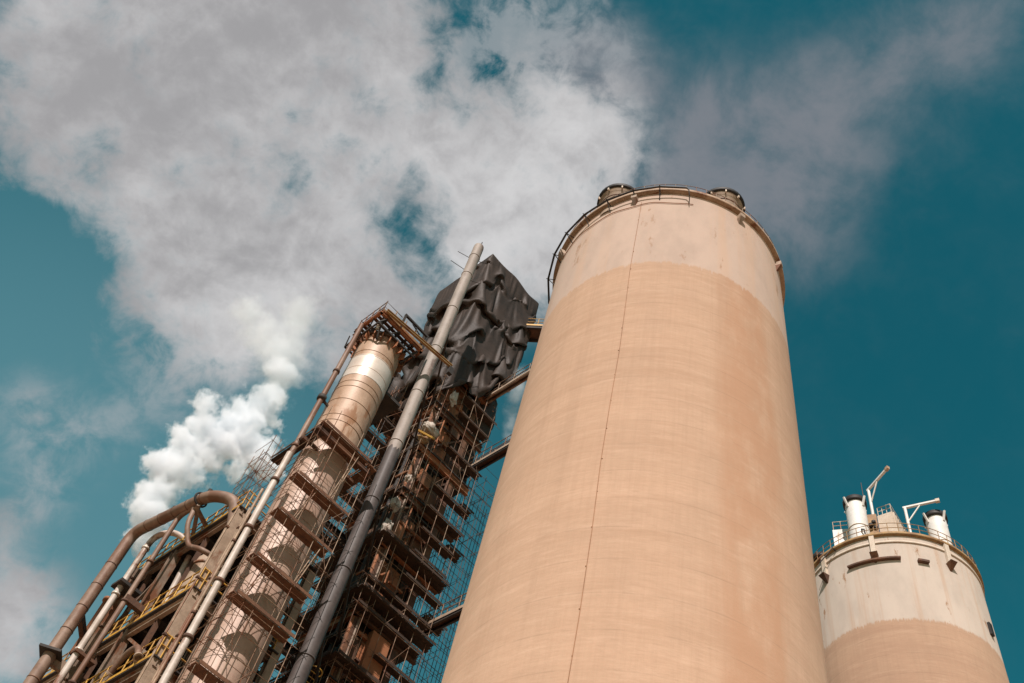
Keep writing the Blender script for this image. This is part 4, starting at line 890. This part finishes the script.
# ---------------------------------------------------------------- steam
def steam(name, blobs, label, dens, rough=.55, amp=.9, nscale=.32, lo=.0, hi=.35, ani=.3, fade=None):
    c0 = sum((Vector(b[:3]) for b in blobs), Vector()) / len(blobs)
    m = bpy.data.materials.new(name); m.use_nodes = True; nt = m.node_tree; nt.nodes.clear(); ln = nt.links.new
    out = nt.nodes.new('ShaderNodeOutputMaterial'); pv = nt.nodes.new('ShaderNodeVolumePrincipled'); ln(pv.outputs[0], out.inputs['Volume'])
    pv.inputs['Color'].default_value = (.95, .968, .99, 1); pv.inputs['Anisotropy'].default_value = ani
    g = nt.nodes.new('ShaderNodeNewGeometry')
    def op(o, *a, clamp=False):
        n = nt.nodes.new('ShaderNodeMath'); n.operation = o; n.use_clamp = clamp
        for i, x in enumerate(a):
            if isinstance(x, (int, float)): n.inputs[i].default_value = x
            else: ln(x, n.inputs[i])
        return n.outputs[0]
    def nz(scale, det, rg, off):
        mp = nt.nodes.new('ShaderNodeMapping'); ln(g.outputs['Position'], mp.inputs[0]); mp.inputs['Location'].default_value = (off, off, off)
        n = nt.nodes.new('ShaderNodeTexNoise'); ln(mp.outputs[0], n.inputs['Vector']); n.inputs['Scale'].default_value = scale; n.inputs['Detail'].default_value = det; n.inputs['Roughness'].default_value = rg
        return n.outputs['Fac']
    acc = None
    for x, y, z, r in blobs:
        d = nt.nodes.new('ShaderNodeVectorMath'); d.operation = 'DISTANCE'; ln(g.outputs['Position'], d.inputs[0]); d.inputs[1].default_value = (x, y, z)
        e = op('MULTIPLY_ADD', d.outputs['Value'], -1.0 / r, 1.0)
        acc = e if acc is None else op('SMOOTH_MAX', acc, e, .25)
    f = op('ADD', acc, op('MULTIPLY_ADD', nz(nscale, 9, rough, 3.3), amp, -amp * .5))
    mr = nt.nodes.new('ShaderNodeMapRange'); mr.interpolation_type = 'SMOOTHSTEP'; ln(f, mr.inputs[0]); mr.inputs[1].default_value = lo; mr.inputs[2].default_value = hi
    dd = op('MULTIPLY', mr.outputs[0], dens)
    if fade:
        sp = nt.nodes.new('ShaderNodeSeparateXYZ'); ln(g.outputs['Position'], sp.inputs[0])
        m2 = nt.nodes.new('ShaderNodeMapRange'); m2.interpolation_type = 'SMOOTHSTEP'; ln(sp.outputs[2], m2.inputs[0])
        for i, x in enumerate((fade[0], fade[1], 1.0, fade[2])): m2.inputs[i + 1].default_value = x
        dd = op('MULTIPLY', dd, m2.outputs[0])
    ln(dd, pv.inputs['Density'])
    try: m.cycles.volume_step_rate = .35
    except Exception: pass
    # closed hull round the blobs: a box per cloud, rounded off
    import bmesh
    bm = bmesh.new()
    for x, y, z, r in blobs:
        rr = r * 1.25 + .3
        for sx in (-1, 1):
            for sy in (-1, 1):
                for sz in (-1, 1): bm.verts.new((x - c0.x + sx * rr * .8, y - c0.y + sy * rr * .8, z - c0.z + sz * rr * .8))
    bmesh.ops.convex_hull(bm, input=list(bm.verts))
    loose = [v for v in bm.verts if not v.link_faces]
    bmesh.ops.delete(bm, geom=loose, context='VERTS')
    me = bpy.data.meshes.new(name); bm.to_mesh(me); bm.free(); me.materials.append(m)
    o = bpy.data.objects.new(name, me); COL.objects.link(o); o.location = c0
    o['label'] = label; o['category'] = 'steam'; o['kind'] = 'stuff'
    return o
steam('steam_plume', [(-22.34,61.04,50.00,1.30),(-22.63,60.93,52.49,1.66),(-23.08,60.76,54.75,1.85),(-23.28,60.69,57.24,2.23),(-22.90,61.90,60.67,2.49),(-22.81,60.87,62.89,2.15),(-24.00,60.41,65.30,1.10),(-21.37,62.44,64.03,2.74),(-20.34,61.74,65.82,2.20),(-18.56,62.29,63.81,2.35),(-16.88,62.77,62.68,1.52),(-18.76,62.23,60.98,1.24),(-19.80,61.91,68.50,2.06),(-21.59,61.31,67.62,0.93),(-19.80,62.43,71.63,1.44),(-20.22,62.30,74.51,1.67),(-21.30,62.47,77.97,2.03),(-23.05,61.84,79.39,1.84)], 'dense white steam plume billowing behind the process building', 1.8, .70, 3.8, .50, .05, .55, .0, (70.0, 80.0, .12))
steam('steam_trail', [(-20.07,62.88,72.71,2.14),(-20.02,62.89,75.23,2.38),(-21.63,62.36,77.99,2.84),(-24.37,62.41,80.24,2.70),(-21.61,62.36,80.75,2.48),(-19.57,63.03,78.25,1.63),(-26.21,61.66,81.51,2.09),(-22.46,63.12,86.31,2.60)], 'thinner upper steam trail merging into the cloud', .55, .70, 3.6, .36, .0, 1.2, .0)
steam('steam_wisp', [(1.30,43.58,60.87,0.66),(1.36,43.58,59.62,0.80),(1.40,43.58,58.52,0.86),(1.50,43.57,57.48,0.85),(1.54,43.57,56.43,0.84),(1.57,43.57,55.41,0.76),(1.60,43.57,54.41,0.69),(1.64,43.57,53.43,0.61),(1.65,43.57,52.58,0.47)], 'small grey steam wisp rising between tower and big silo', .55, .70, 2.6, .8, .0, 1.1, .0)
